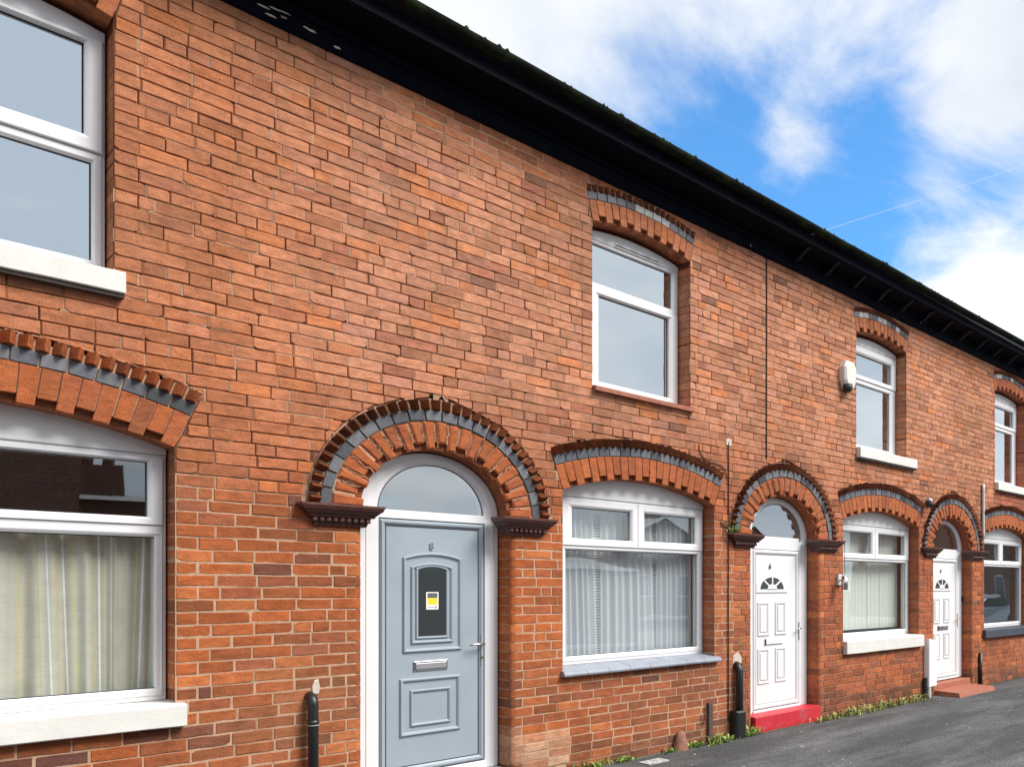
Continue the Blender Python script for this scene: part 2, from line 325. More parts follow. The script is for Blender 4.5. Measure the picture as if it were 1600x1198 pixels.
CH = 0.0782; NR = 70; BL = 0.227; JT = 0.0088
def wob(x, z):
    if z < 0.3: return z
    return z+0.0065*sm(2.3, 3.4, z)*nz(x*1.1, z*2.2, 2)+0.003*nz(x*3, z*5, 7)
def clip(poly, a, b):
    """keep the part left of line a->b"""
    res = []; n = len(poly)
    def sd_(p): return (b[0]-a[0])*(p[1]-a[1])-(b[1]-a[1])*(p[0]-a[0])
    for i in range(n):
        p, q = poly[i], poly[(i+1) % n]; sp, sq = sd_(p), sd_(q)
        if sp >= 0: res.append(p)
        if (sp >= 0) != (sq >= 0):
            t = sp/(sp-sq); res.append((p[0]+(q[0]-p[0])*t, p[1]+(q[1]-p[1])*t))
    return res
def make_brick(poly, r, rightjamb=0, leftjamb=0, deep=0.105, yj=None):
    """worn brick as a closed prism with softened front arris"""
    pts = []
    if len(poly) == 4 and not (rightjamb or leftjamb) and r.random() < 0.30:            # a knocked-off corner
        k = r.randrange(4); p, a_, b_ = poly[k], poly[k-1], poly[(k+1) % 4]; cut = r.uniform(0.006, 0.017)
        def tw(q): l = math.hypot(q[0]-p[0], q[1]-p[1]) or 1; return (p[0]+(q[0]-p[0])*cut*(1.6 if abs(q[0]-p[0]) > 0.02 else 1)/l, p[1]+(q[1]-p[1])*cut/l)
        poly = list(poly[:k])+[tw(a_), tw(b_)]+list(poly[k+1:])
    n = len(poly)
    for i in range(n):
        p, q = poly[i], poly[(i+1) % n]; pts.append(p)
        if abs(q[0]-p[0]) > 0.13:
            for f in (0.33, 0.67): pts.append((p[0]+(q[0]-p[0])*(f+r.uniform(-.05, .05)), p[1]+(q[1]-p[1])*f+r.uniform(-0.003, 0.003)))
    y = r.uniform(-0.002, 0.0015) if yj is None else yj
    mb = MB(); tilt = r.uniform(-0.0018, 0.0018); xc = sum(p[0] for p in pts)/len(pts)
    ch = r.uniform(0.0025, 0.007)
    x1 = max(p[0] for p in pts); x0 = min(p[0] for p in pts)
    rr = []
    if rightjamb > 0.01 or leftjamb > 0.01:
        Rb = max(rightjamb, leftjamb)
        for k in range(5):
            a = pi/2*k/4; ins = Rb*(1-sin(a)); yy = Rb*(1-cos(a))
            ring = []
            for (px, pz) in (inset(pts, ch) if k == 0 else pts):
                if rightjamb and px > x1-Rb-0.012: px = min(px, x1-ins)
                if leftjamb and px < x0+Rb+0.012: px = max(px, x0+ins)
                ring.append((px, y+yy+(0.002 if k == 1 else 0), pz))
            rr.append(ring)
    else:
        f = inset(pts, ch)
        rr.append([(a+r.uniform(-.0008, .0008), y+tilt*(a-xc)*8, b+r.uniform(-.0012, .0012)) for a, b in f])
        rr.append([(a, y+ch*0.9, b) for a, b in pts])
    rr.append([(a, deep, b) for a, b in pts])
    mb.rings(rr, True, False); return mb
def pix(x, z, y=0.0):
    dx, dy = x-CAMX, y-CAMY
    d = dx*cos(PHI)+dy*sin(PHI); rgt = dx*sin(PHI)-dy*cos(PHI)
    return 1300+1265.17*rgt/d, 915-1265.17*(z-CAMZ)/d, d
HB = {H['n']: [] for H in HOUSES}; HM = {H['n']: MB() for H in HOUSES}
def house_of(x):
    for H in HOUSES:
        if x < H['x1']: return H['n']
    return HOUSES[-1]['n']
SEAMS = [(6.835, 3.07, 5.5), (12.54, 2.95, 5.5)]
for row in range(NR):
    z0 = row*CH; z1 = z0+CH-0.0
    if z1 > EAVE+0.02: break
    zm = (z0+z1)/2; header = (row % 6 == 3 and R.random() < 0.8 and zm > 2.5)
    xs = []; x = -2.1+(BL/2 if row % 2 else 0)+R.uniform(-0.02, 0.02)
    while x < 18.6:
        xs.append(x)
        if header: x += BL/2
        else:
            x += BL/2 if R.random() < (0.035 if zm < 2.3 else 0.10) else BL+R.uniform(-0.006, 0.006)
    xs += [s[0] for s in SEAMS if s[1] < zm < s[2]]
    for s_ in SEAMS:
        if s_[1] < zm < s_[2]: xs = [q for q in xs if q == s_[0] or abs(q-s_[0]) > 0.06]
    # jamb closers: snap joints near openings
    edges = []
    for o in OPEN:
        h = min(o.hw(z0+1e-4), o.hw(z1-1e-4))
        hb, ht = o.hw(z0+0.004), o.hw(z1-0.004)
        if abs(hb-ht) > 0.3 and zm < o.zs+0.1: hb = ht = o.hw(zm)
        if hb > 0 and ht == 0 and zm > o.zs and o.hw(z0+0.55*CH) == 0: hb = 0
        if max(hb, ht) > 0: edges.append((o, hb, ht))
    for o, hb, ht in edges:
        if abs(hb-ht) < 1e-6 and hb > 0:
            for sx in (-1, 1):
                e = o.cx+sx*hb; xs = [q for q in xs if not (o.cx-hb-0.0 < q < o.cx+hb) and abs(q-e) > 0.045]
            if row % 2 == 0:
                for sx in (-1, 1):
                    e = o.cx+sx*(hb+BL/2); xs = [q for q in xs if abs(q-e) > 0.07]; xs.append(e)
    xs = sorted(xs)
    for i in range(len(xs)-1):
        jt_ = JT if zm < 2.4 else R.uniform(0.004, 0.009); a, b = xs[i]+jt_/2, xs[i+1]-jt_/2
        if b-a < 0.03: continue
        gz_ = JT if zm+0.5*nz(a*1.1, zm, 31) < 2.45 else R.uniform(0.0045, 0.0085); za, zb = z0+gz_*0.5, z1-gz_*0.36
        if b-a > 0.3 and not edges: continue
        polys = [[(a, za), (b, za), (b, zb), (a, zb)]]
        if zm+0.5*nz(b*1.1, zm, 31) > 2.35 and not any(abs(b-o.cx) < max(hb, ht)+0.03 for o, hb, ht in edges):      # perpend joints still flush with the wall
            q_ = R.random()
            if q_ < 0.62:
                pm = HM[house_of(b)]; cq = brick_tint(b, zm, random.Random(i)); pm.col = mulc(mixc(cq, PALE, 0.85 if q_ < 0.22 else R.uniform(0.0, 0.25)), R.uniform(0.55, 0.95))
                wz0, wz1 = wob(b, za+0.001), wob(b, zb-0.001); e_ = 0.0045
                pm.add([(b-0.003, 0.0018, wz0), (b+jt_+0.003, 0.0018, wz0), (b+jt_+0.003, 0.0018, wz1), (b-0.003, 0.0018, wz1)], [(0, 1, 2, 3)])
        jr = jl = 0; near = False
        for o, hb, ht in edges:
            np = []
            for P in polys:
                mnx, mxx = min(p[0] for p in P), max(p[0] for p in P); hm = max(hb, ht)
                if mxx <= o.cx-hm or mnx >= o.cx+hm: np.append(P); continue
                L_ = clip(P, (o.cx-hb-0.005, z0), (o.cx-ht-0.005, z1)); R_ = clip(P, (o.cx+ht+0.005, z1), (o.cx+hb+0.005, z0))
                near = True
                for Q in (L_, R_):
                    if len(Q) >= 3 and max(p[0] for p in Q)-min(p[0] for p in Q) > 0.012: np.append(Q)
            polys = np
        for P in polys:
            ar = abs(sum(P[k][0]*P[(k+1) % len(P)][1]-P[(k+1) % len(P)][0]*P[k][1] for k in range(len(P))))/2
            if ar < 0.0011: continue
            xc = sum(p[0] for p in P)/len(P); jr = jl = 0; deep = 0.105
            for o, hb, ht in edges:
                if abs(hb-ht) < 0.03:
                    if abs(max(p[0] for p in P)-(o.cx-hb)) < 0.012: deep = 0.26; jr = 0.045 if isinstance(o, Ell) else 0.006
                    if abs(min(p[0] for p in P)-(o.cx+hb)) < 0.012: deep = 0.26; jl = 0.045 if isinstance(o, Ell) else 0.006
            P = [(p[0], wob(p[0], p[1])) for p in P]
            mb = make_brick(P, R, jr if jr > 0.01 else 0, jl if jl > 0.01 else 0, deep)
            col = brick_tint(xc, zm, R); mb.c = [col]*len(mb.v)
            px, py, d = pix(xc, zm); vis = (-10 < px < 1610 and -10 < py < 1208)
            w = max(p[0] for p in P)-min(p[0] for p in P)
            HB[house_of(xc)].append((w*0.07/(d**3)*(1 if vis else 0.001), mb))
    # mortar strip of this course
    x = -2.1
    while x < 18.5:
        xe = x+0.117
        segs = [(x, xe, x, xe)]
        for o, hb, ht in edges:
            if isinstance(o, Ell) and zm < SPR-0.02: hb, ht = hb+0.05, ht+0.05
            ns_ = []
            for (ab, bb, at_, bt) in segs:
                if bb <= o.cx-max(hb, ht) or ab >= o.cx+max(hb, ht): ns_.append((ab, bb, at_, bt)); continue
                l = (ab, min(bb, max(ab, o.cx-hb)), at_, min(bt, max(at_, o.cx-ht))); r_ = (max(ab, min(bb, o.cx+hb)), bb, max(at_, min(bt, o.cx+ht)), bt)
                if l[1]-l[0] > 1e-4 or l[3]-l[2] > 1e-4: ns_.append(l)
                if r_[1]-r_[0] > 1e-4 or r_[3]-r_[2] > 1e-4: ns_.append(r_)
            segs = ns_
        t = mortar_tone(x, zm); t = min(1, max(0, t+0.35*(t > 0.1)*nz(x*4, zm*9, 3)))
        if zm > 2.6 and t < 0.3 and nz(x*3.1, zm*11, 8) > 0.28: t = 0.75
        hm = HM[house_of(x)]; hm.col = mulc(mixc(DARK, PALE, t), R.uniform(0.9, 1.08)*(0.6 if zm < 0.15 else 1))
        y = 0.0100-0.0075*t
        for (ab, bb, at_, bt) in segs:
            hm.add([(ab, y, z0), (bb, y, z0), (bt, y, z1), (at_, y, z1)], [(0, 1, 2, 3)])
        x = xe

for o in OPEN:
    for sx in (-1, 1):
        jm = HM[house_of(o.cx)]; rb = 0.052 if isinstance(o, Ell) else 0.010
        prof = [(o.a+0.005+rb*(1-sin(pi/2*k/5)), 0.004+rb*(1-cos(pi/2*k/5))) for k in range(6)]+[(o.a+0.006, 0.30)]
        zt_ = o.zs+0.05; zb_ = max(0.0, math.ceil(o.zb/CH)*CH-CH); n = max(2, int((zt_-zb_)/0.12))
        for k in range(n):
            za, zc = zb_+(zt_-zb_)*k/n, zb_+(zt_-zb_)*(k+1)/n; t = mortar_tone(o.cx+sx*o.a, za); jm.col = mulc(mixc(DARK, PALE, t), 0.9)
            for (a, ya), (b, yb) in zip(prof, prof[1:]):
                xa, xb = o.cx+sx*a, o.cx+sx*b; jm.add([(xa, ya, za), (xb, yb, za), (xb, yb, zc), (xa, ya, zc)], [(0, 1, 2, 3)])
# ------------------------------------------------------------ setting
g = MB().box(-60, 80, -3.15, 6, -0.3, 0.0)
def asphalt():
    m = mat('pavement_asphalt', (0.052, 0.055, 0.058), 0.85, spec=0.3, var=0.3, vscale=260, bump=0.004, bscale=160)
    t = m.node_tree; N = t.nodes; L = t.links; p = N['Principled BSDF']; src = p.inputs['Base Color'].links[0].from_socket
    mp = N.new('ShaderNodeMapping'); mp.inputs['Scale'].default_value = (0.35, 1.3, 1); mp.inputs['Rotation'].default_value = (0, 0, 0.25); L.new(N['Geometry'].outputs['Position'], mp.inputs['Vector'])
    n = N.new('ShaderNodeTexNoise'); n.inputs['Scale'].default_value = 1.1; n.inputs['Detail'].default_value = 10; n.inputs['Roughness'].default_value = 0.72; L.new(mp.outputs[0], n.inputs['Vector'])
    r = N.new('ShaderNodeMapRange'); L.new(n.outputs['Fac'], r.inputs[0]); r.inputs[1].default_value = 0.45; r.inputs[2].default_value = 0.72; r.inputs[4].default_value = 0.85
    x = N.new('ShaderNodeMix'); x.data_type = 'RGBA'; L.new(r.outputs[0], x.inputs[0]); L.new(src, x.inputs[6]); x.inputs[7].default_value = (0.15, 0.155, 0.16, 1)
    v = N.new('ShaderNodeTexVoronoi'); v.inputs['Scale'].default_value = 75; L.new(N['Geometry'].outputs['Position'], v.inputs['Vector']); vr = N.new('ShaderNodeMapRange'); L.new(v.outputs['Color'], vr.inputs[0]); vr.inputs[3].default_value = 0.55; vr.inputs[4].default_value = 1.7
    y = N.new('ShaderNodeMix'); y.data_type = 'RGBA'; y.blend_type = 'MULTIPLY'; y.inputs[0].default_value = 1; L.new(x.outputs[2], y.inputs[6]); L.new(vr.outputs[0], y.inputs[7]); L.new(y.outputs[2], p.inputs['Base Color'])
    return m
M['asphalt'] = asphalt()
tag(g.build('pavement', M['asphalt']), kind='structure')
tag(MB().box(-60, 80, -3.30, -3.152, -0.3, 0.004).build('kerb', mat('kerb_stone', (0.30, 0.29, 0.27), 0.85, var=0.2, bump=0.003)), kind='structure')
tag(MB().box(-60, 80, -9.3, -3.302, -0.5, -0.115).build('road', mat('road_asphalt', (0.05, 0.05, 0.052), 0.85, var=0.25, vscale=90, bump=0.004, bscale=120)), kind='structure')
tag(MB().box(-300, 300, -300, 300, -0.9, -0.52).build('ground', mat('far_ground', (0.12, 0.12, 0.10), 0.95, var=0.3, vscale=0.5)), kind='structure')
tag(MB().box(-60, 80, -11.4, -9.302, -0.5, 0.0).build('far_pavement', M['asphalt']), kind='structure')

# ------------------------------------------------------------ houses
def arch_bricks(root, A, name, nv, nb, nd, dogtooth=True, ragged=False, seed=1, lab=None):
    r = random.Random(seed)
    bk = MB(); NS = 40
    r0, r1, r2 = A.rings
    # soffit ring set back behind the toothed voussoirs, and its bedding behind the rings
    a_in, a_out, b_in, b_out = [], [], [], []
    for i in range(NS+1):
        t = i/NS; a_in.append(A.pt(t, 0.004 if not ragged else 0.0)); a_out.append(A.pt(t, r0))
    bk.col = (0.30, 0.105, 0.05)
    for i in range(NS):
        p, q, s_, u = a_in[i], a_in[i+1], a_out[i+1], a_out[i]
        bk.add([(p[0], 0.045, p[1]), (q[0], 0.045, q[1]), (s_[0], 0.045, s_[1]), (u[0], 0.045, u[1]), (p[0], 0.30, p[1]), (q[0], 0.30, q[1])], [(0, 1, 2, 3), (0, 4, 5, 1)])
    root_o = bk.build(name, M['brick'], root)
    mo = MB(); f = 0.30
    for i in range(NS):
        t0, t1 = i/NS, (i+1)/NS
        p, q, s_, u = A.pt(t0, 0.055), A.pt(t1, 0.055), A.pt(t1, A.ext+0.003), A.pt(t0, A.ext+0.003)
        pale = min(1, 0.25+mortar_tone(p[0], min(p[1], 2.4) if A.zs < 4 else p[1]))
        mo.col = mulc(mixc(DARK, PALE, pale if A.zs < 4 else 0.7), r.uniform(0.85, 1.1))
        yb_ = 0.016 if ragged else 0.010; mo.add([(p[0], yb_, p[1]), (q[0], yb_, q[1]), (s_[0], yb_, s_[1]), (u[0], yb_, u[1])], [(0, 1, 2, 3)])
    mo.build('bedding', M['mortar'], root_o)
    def cell(t0, t1, o0, o1, jw, y0, deep, ch, mname, mt, col):
        n = A.pt(0.5, o0+0.01); k = jw/(A.length)
        p, q, s_, u = A.pt(t0+k/2, o0), A.pt(t1-k/2, o0), A.pt(t1-k*0.4, o1), A.pt(t0+k*0.4, o1)
        ps = [(a+r.uniform(-1, 1)*0.0018, b+r.uniform(-1, 1)*0.0018) for a, b in (p, q, s_, u)]
        mb = MB(); mb.col = col
        mb.slab(ps, y0, y0+deep, ch) if ch else mb.slab(ps, y0, y0+deep)
        return mb.build(mname, mt, root_o)
    for i in range(nv):
        t0, t1 = i/nv, (i+1)/nv; x, z = A.pt((t0+t1)/2, 0.1)
        short = (i % 2 == 1)
        c = brick_tint(x, 1.6 if A.zs < 4 else 3.2, r); c = mixc(c, (0.42, 0.125, 0.045), 0.5)
        if ragged:
            # front face split in an uneven pair of worn blocks with a sunken flaking joint between them
            wj = r.uniform(0.008, 0.020); c = mixc(c, (0.37, 0.105, 0.042), 0.4)
            cell(t0, t1, 0.045 if short else 0.0, r0-0.004, wj, r.uniform(-0.006, 0.006), 0.13, r.uniform(0.010, 0.018), 'voussoir', M['brick'], c)
            if r.random() < 0.75:
                mb = MB(); mb.col = mulc((0.50, 0.25, 0.15), r.uniform(0.5, 1.1)); k = 0.010/A.length; oo = r.uniform(0.0, 0.07); oe = r.uniform(0.12, r0)
                pts = []
                for jj in range(6): o_ = oo+(oe-oo)*jj/5; xx, zz_ = A.pt(t1+r.uniform(-k, k), o_); pts.append((xx, r.uniform(-0.004, 0.006), zz_))
                mb.tube(pts, [r.uniform(0.003, 0.0075) for _ in pts], 5); mb.build('mortar_flake', M['brick'], root_o)
        else:
            cell(t0, t1, 0.048 if short else 0.0, r0-0.004, 0.007, r.uniform(-0.003, 0.002), 0.10, 0.003, 'voussoir', M['brick'], c)
    for i in range(nb):
        t0, t1 = i/nb, (i+1)/nb
        c = mulc((0.065, 0.070, 0.085), r.uniform(0.5, 1.7)); c = mixc(c, (0.19, 0.20, 0.215), 0.55*(r.random() < 0.45))
        if A.zs > 4 and r.random() < 0.3: c = (0.42, 0.42, 0.42)
        cell(t0, t1, r0+0.003, r0+r1-0.003, 0.008, r.uniform(-0.003, 0.001), 0.09, 0.003, 'blue_brick', M['blue'], c)
    for i in range(nd):
        t0, t1 = i/nd, (i+1)/nd; k = 0.004/A.length; o0, o1 = r0+r1+0.004, A.ext-0.012
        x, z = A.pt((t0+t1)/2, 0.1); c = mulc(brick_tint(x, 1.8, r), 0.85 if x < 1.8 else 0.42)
        p, q, m_ = A.pt(t0+k, o0), A.pt(t1-k, o0), A.pt((t0+t1)/2, o0); u, s_, n_ = A.pt(t0+k, o1), A.pt(t1-k, o1), A.pt((t0+t1)/2, o1)
        pr = r.uniform(0.040, 0.064) if A.zs < 4 else 0.026
        mb = MB(); mb.col = c
        yb = 0.014 if ragged else 0.009
        mb.add([(p[0], yb, p[1]), (m_[0], -pr, m_[1]), (q[0], yb, q[1]), (u[0], yb, u[1]), (n_[0], -pr, n_[1]), (s_[0], yb, s_[1])],
               [(0, 1, 4, 3), (1, 2, 5, 4), (0, 2, 1), (3, 4, 5)])
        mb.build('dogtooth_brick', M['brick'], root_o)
    # thin weathered mortar fillet over the dogtooth course
    fl = MB(); fl.col = (0.42, 0.25, 0.16)
    pr_ = 0.006 if A.zs < 4 else 0.003
    for i in range(NS):
        fl.col = mulc((0.34, 0.17, 0.105), r.uniform(0.5, 1.4))
        if r.random() < 0.45: continue
        t0, t1 = i/NS, (i+1)/NS; p, q = A.pt(t0, A.ext-0.008), A.pt(t1, A.ext-0.008); u, s_ = A.pt(t0, A.ext), A.pt(t1, A.ext)
        fl.add([(p[0], -pr_, p[1]), (q[0], -pr_, q[1]), (s_[0], -pr_*0.3, s_[1]), (u[0], -pr_*0.3, u[1]), (p[0], 0.03, p[1]), (q[0], 0.03, q[1]), (s_[0], 0.02, s_[1]), (u[0], 0.02, u[1])],
               [(0, 1, 2, 3), (0, 4, 5, 1), (3, 2, 6, 7)])
    tag(fl.build('weathering_fillet', M['mortar'], root_o), kind='stuff')
    return root_o

def pane(parent, x0, x1, z0, z1, mt, y=None, name='pane'):
    y = REV+0.028 if y is None else y
    mb = MB().add([(x0-0.01, y, z0-0.01), (x1+0.01, y, z0-0.01), (x1+0.01, y, z1+0.01), (x0-0.01, y, z1+0.01)], [(0, 1, 2, 3)]); o = mb.build(name, mt, parent)
    return o
def light_frame(mb, x0, x1, z0, z1, gx0, gx1, gz0, gz1, y0, y1, ch=0.006):
    """rectangular frame from outer to glass opening, bevelled"""
    rr = []
    o = [(x0, z0), (x1, z0), (x1, z1), (x0, z1)]; i = [(gx0, gz0), (gx1, gz0), (gx1, gz1), (gx0, gz1)]
    def lerp(f, k=0): return [(o[j][0]+(i[j][0]-o[j][0])*f, o[j][1]+(i[j][1]-o[j][1])*f) for j in range(4)]
    for f, y in ((0, y1), (0, y0+0.004), (0.06, y0), (0.72, y0), (0.86, y0+0.006), (1.0, y0+0.016), (1.0, y1)):
        rr.append([(a, y, b) for a, b in lerp(f)])
    mb.rings(rr, False, False)
def seal(mb, gx0, gx1, gz0, gz1, y):
    w = 0.006
    mb.rings([[(a, y, b) for a, b in [(gx0-0.001, gz0-0.001), (gx1+0.001, gz0-0.001), (gx1+0.001, gz1+0.001), (gx0-0.001, gz1+0.001)]],
              [(a, y, b) for a, b in [(gx0+w, gz0+w), (gx1-w, gz0+w), (gx1-w, gz1-w), (gx0+w, gz1-w)]]], False, False)
def lower_window(root, H):
    A = H['LA']; cx, hw = H['lw'], H['half_l']; x0, x1 = cx-hw+0.004, cx+hw-0.004; zb = H['losz']; zt = 2.468
    y0 = REV
    win = MB(); win.bar(x0, x1, zb, zb+0.055, y0, y0+0.10); win.bar(x0, x0+0.055, zb+0.055, zt-0.05, y0+0.002, y0+0.10); win.bar(x1-0.055, x1, zb+0.055, zt-0.05, y0+0.002, y0+0.10)
    win.bar(x0, x1, zt-0.05, zt, y0, y0+0.10); win.bar(x0+0.055, x1-0.055, 2.01, 2.045, y0+0.001, y0+0.10)
    if H['n'] != 'ten': mc = cx+0.035; win.bar(mc-0.02, mc+0.02, 2.045, zt-0.05, y0+0.001, y0+0.10)
    w = win.build('window', M['upvc'], root)
    up = (x0+0.14 if H['n'] != 'ten' else x0+0.10); sl_ = MB()
    L = H['n']; gl = []
    if L == 'ten':
        gl.append((x0+0.10, cx+hw-0.095, 2.078, 2.42, M['glass_low'])); light_frame(sl_, x0+0.02, x1-0.018, 2.03, zt-0.018, gl[0][0], gl[0][1], gl[0][2], gl[0][3], y0-0.018, y0+0.06)
    else:
        a0, a1, b0, b1 = cx-0.71, cx-0.045, cx+0.125, cx+0.805
        gl.append((a0, a1, 2.09, 2.374, M['glass_low'])); gl.append((b0, b1, 2.094, 2.372, M['glass_low']))
        light_frame(sl_, x0+0.025, mc-0.002, 2.022, zt-0.016, a0, a1, 2.09, 2.374, y0-0.018, y0+0.06)
        light_frame(sl_, mc+0.002, x1-0.018, 2.022, zt-0.016, b0, b1, 2.094, 2.372, y0-0.018, y0+0.06)
    sl_.build('opening_sash', M['upvc'], w)
    lx0 = cx-0.77 if L != 'ten' else x0+0.08; lx1 = cx+0.842 if L != 'ten' else 1.430
    bot = MB(); light_frame(bot, x0+0.03, x1-0.02, zb+0.03, 2.03, lx0, lx1, zb+0.075, 1.982 if L != 'ten' else 1.955, y0-0.006, y0+0.06); bot.build('glazing_bead', M['upvc'], w)
    gl.append((lx0, lx1, zb+0.075, 1.982 if L != 'ten' else 1.955, M['glass_low']))
    se = MB()
    for q in gl: pane(w, q[0], q[1], q[2], q[3], q[4]); seal(se, q[0], q[1], q[2], q[3], REV+0.022)
    se.build('gasket', M['seal'], w)
    # white head board following the arch
    pts = [(x0, zt+0.002), (x1, zt+0.002)]
    hb = Seg(cx, hw-0.004, 0.165, 2.523, 0, (0, 0, 0)); ar = [hb.pt(1-i/16, 0) for i in range(17)]
    if L == 'ten': ar = [(a, b+0.01) for a, b in ar]
    MB().slab(pts+ar, y0-0.012, y0+0.08, 0.006).build('head_board', M['panelw'], w)
    # sill
    if L == 'eight':
        sill = empty('sill', (0, 0, 0), root)
        n = 8; xs0 = 4.165; xs1 = 6.075
        for i in range(n):
            a = xs0+(xs1-xs0)*i/n+0.002; b = xs0+(xs1-xs0)*(i+1)/n-0.002
            dz = R.uniform(-0.002, 0.002); prof = [(0.19, 0.932), (0.0, 0.905), (-0.035, 0.898), (-0.052, 0.888), (-0.062, 0.868), (-0.058, 0.852), (0.19, 0.845)]
            mb = MB(); mb.rings([[(xx, yy, zz2+dz) for yy, zz2 in prof] for xx in (a, b)], True, True); mb.build('sill_tile', M['slate'], sill)
        MB().box(xs0+0.01, xs1-0.01, 0.004, 0.17, 0.842, 0.872).build('sill_bed', M['seal'], sill)
    else:
        m_ = {'ten': M['oldwhite'], 'six': M['oldwhite'], 'four': M['darksill'], 'two': M['darksill']}[L]
        t, b = zb-0.002, zb-(0.148 if L != 'six' else 0.178); xe0, xe1 = cx-hw-0.06, cx+hw+0.045
        mb = MB(); prof = [(0.20, t), (0.02, t-0.004), (-0.055, t-0.012), (-0.062, t-0.02), (-0.062, b+0.006), (-0.056, b), (0.20, b)]
        if L == 'six': xe0 = cx-hw; 
        N_ = 10; rr = []
        for k in range(N_+1):
            xx = xe0+(xe1-xe0)*k/N_; rr.append([(xx, yy+nz(xx*6, yy, 1)*0.003, zz2+nz(xx*5, zz2*9, 2)*0.004) for yy, zz2 in prof])
        mb.rings(rr, True, True); o = mb.build('sill', m_, root)
    # window board room behind
    rm = MB(); X0, X1, Y0, Y1, Z0, Z1 = x0-0.3, x1+0.3, 0.31, 3.2, 0.1, 2.9
    rm.add([(X0, Y0, Z0), (X1, Y0, Z0), (X1, Y1, Z0), (X0, Y1, Z0), (X0, Y0, Z1), (X1, Y0, Z1), (X1, Y1, Z1), (X0, Y1, Z1)], [(0, 1, 2, 3), (4, 7, 6, 5), (2, 6, 7, 3), (0, 3, 7, 4), (1, 5, 6, 2)])
    rm.build('room_wall', M['roomw'], root)
def upper_window(root, H):
    cx, hw = H['uw'], H['half_u']; x0, x1 = cx-hw+0.004, cx+hw-0.004; zb = H['upz']+0.035; y0 = REV; zt = 4.90; L = H['n']
    w = MB(); w.bar(x0, x1, zb, zb+0.05, y0, y0+0.09); w.bar(x0, x0+0.05, zb+0.05, zt, y0+0.002, y0+0.09); w.bar(x1-0.05, x1, zb+0.05, zt, y0+0.002, y0+0.09)
    tr = {'eight': (4.40, 4.50), 'ten': (4.20, 4.32), 'six': (4.40, 4.50)}.get(L, (4.40, 4.50))
    w.bar(x0+0.05, x1-0.05, tr[0]+0.015, tr[1]-0.015, y0+0.001, y0+0.09)
    win = w.build('window', M['upvc'], root)
    hd = Seg(cx, hw-0.004, 0.065, 4.962, 0, (0, 0, 0)); MB().slab([(x0, zt+0.001), (x1, zt+0.001)]+[hd.pt(1-i/12, 0) for i in range(13)], y0-0.008, y0+0.09, 0.006).build('head_rail', M['upvc'], win)
    s1 = MB(); s2 = MB(); se = MB()
    if L == 'eight':
        ga = (cx-0.46, cx+0.503, tr[1]+0.005, 4.868); gb = (cx-0.40, cx+0.462, zb+0.07, tr[0]-0.005)
        light_frame(s1, x0+0.02, x1-0.015, tr[0]+0.05, zt-0.002, *ga, y0-0.004, y0+0.05); light_frame(s2, x0+0.02, x1-0.015, zb+0.012, tr[0]+0.045, *gb, y0-0.018, y0+0.05)
        vt = MB().bar(cx-0.22, cx+0.31, 4.905, 4.945, y0-0.020, y0-0.006, 0.004).build('trickle_vent', M['upvc'], win); MB().bar(cx-0.215, cx+0.305, 4.918, 4.929, y0-0.0225, y0-0.018, 0).build('slot', M['seal'], vt)
    elif L == 'ten':
        ga = (cx-0.5, 1.072, tr[1], 4.868); gb = (cx-0.5, 1.105, zb+0.045, tr[0]-0.03)
        light_frame(s1, x0+0.02, x1-0.015, tr[0]+0.03, zt-0.002, *ga, y0-0.024, y0+0.05); light_frame(s2, x0+0.02, x1-0.015, zb+0.005, tr[0]+0.022, *gb, y0-0.006, y0+0.05)
    else:
        ga = (cx-0.42, cx+0.48, tr[1]+0.005, 4.79); gb = (cx-0.42, cx+0.45, zb+0.04, tr[0]-0.02)
        light_frame(s1, x0+0.02, x1-0.015, tr[0]+0.045, zt-0.01, *ga, y0-0.02, y0+0.05); light_frame(s2, x0+0.02, x1-0.015, zb+0.01, tr[0]+0.035, *gb, y0-0.006, y0+0.05)
    s1.build('opening_sash', M['upvc'], win); s2.build('lower_sash', M['upvc'], win)
    for q in (ga, gb): pane(win, q[0], q[1], q[2], q[3], M['glass_up']); seal(se, *q, REV+0.022)
    se.build('gasket', M['seal'], win)
    zs = H['upz']
    if L == 'eight':
        si = empty('sill', (0, 0, 0), root)
        n = 5
        for i in range(n):
            a = cx-hw+(2*hw+0.03)*i/n+0.001; b = cx-hw+(2*hw+0.03)*(i+1)/n-0.001
            MB().rings([[(xx, yy, zq) for yy, zq in [(0.25, zs+0.032), (-0.03, zs+0.004), (-0.052, zs-0.004), (-0.052, zs-0.042), (0.25, zs-0.045)]] for xx in (a, b)], True, True).build('sill_tile', M['redsill'], si)
    else:
        t, b = zs+0.012, zs-0.138; xe0, xe1 = cx-hw, cx+hw+(0.20 if L == 'six' else 0.045)
        if L == 'ten': xe0 -= 0.045
        prof = [(0.20, t), (-0.055, t-0.02), (-0.065, t-0.028), (-0.065, b+0.006), (-0.058, b), (0.20, b)]
        rr = []
        for k in range(9):
            xx = xe0+(xe1-xe0)*k/8; rr.append([(xx, yy+nz(xx*6, yy, 1)*0.003, zq+nz(xx*5, zq*9, 2)*0.004) for yy, zq in prof])
        MB().rings(rr, True, True).build('sill', M['oldwhite'], root)
        MB().box(xe0+0.004, xe1-0.004, -0.050, 0.02, b-0.022, b-0.004).build('sill_under_strip', M['dark_under'], root)  # near-black strip along the underside of the sill
    rm = MB(); X0, X1, Y0, Y1, Z0, Z1 = x0-0.3, x1+0.3, 0.31, 3.2, 3.0, 5.35
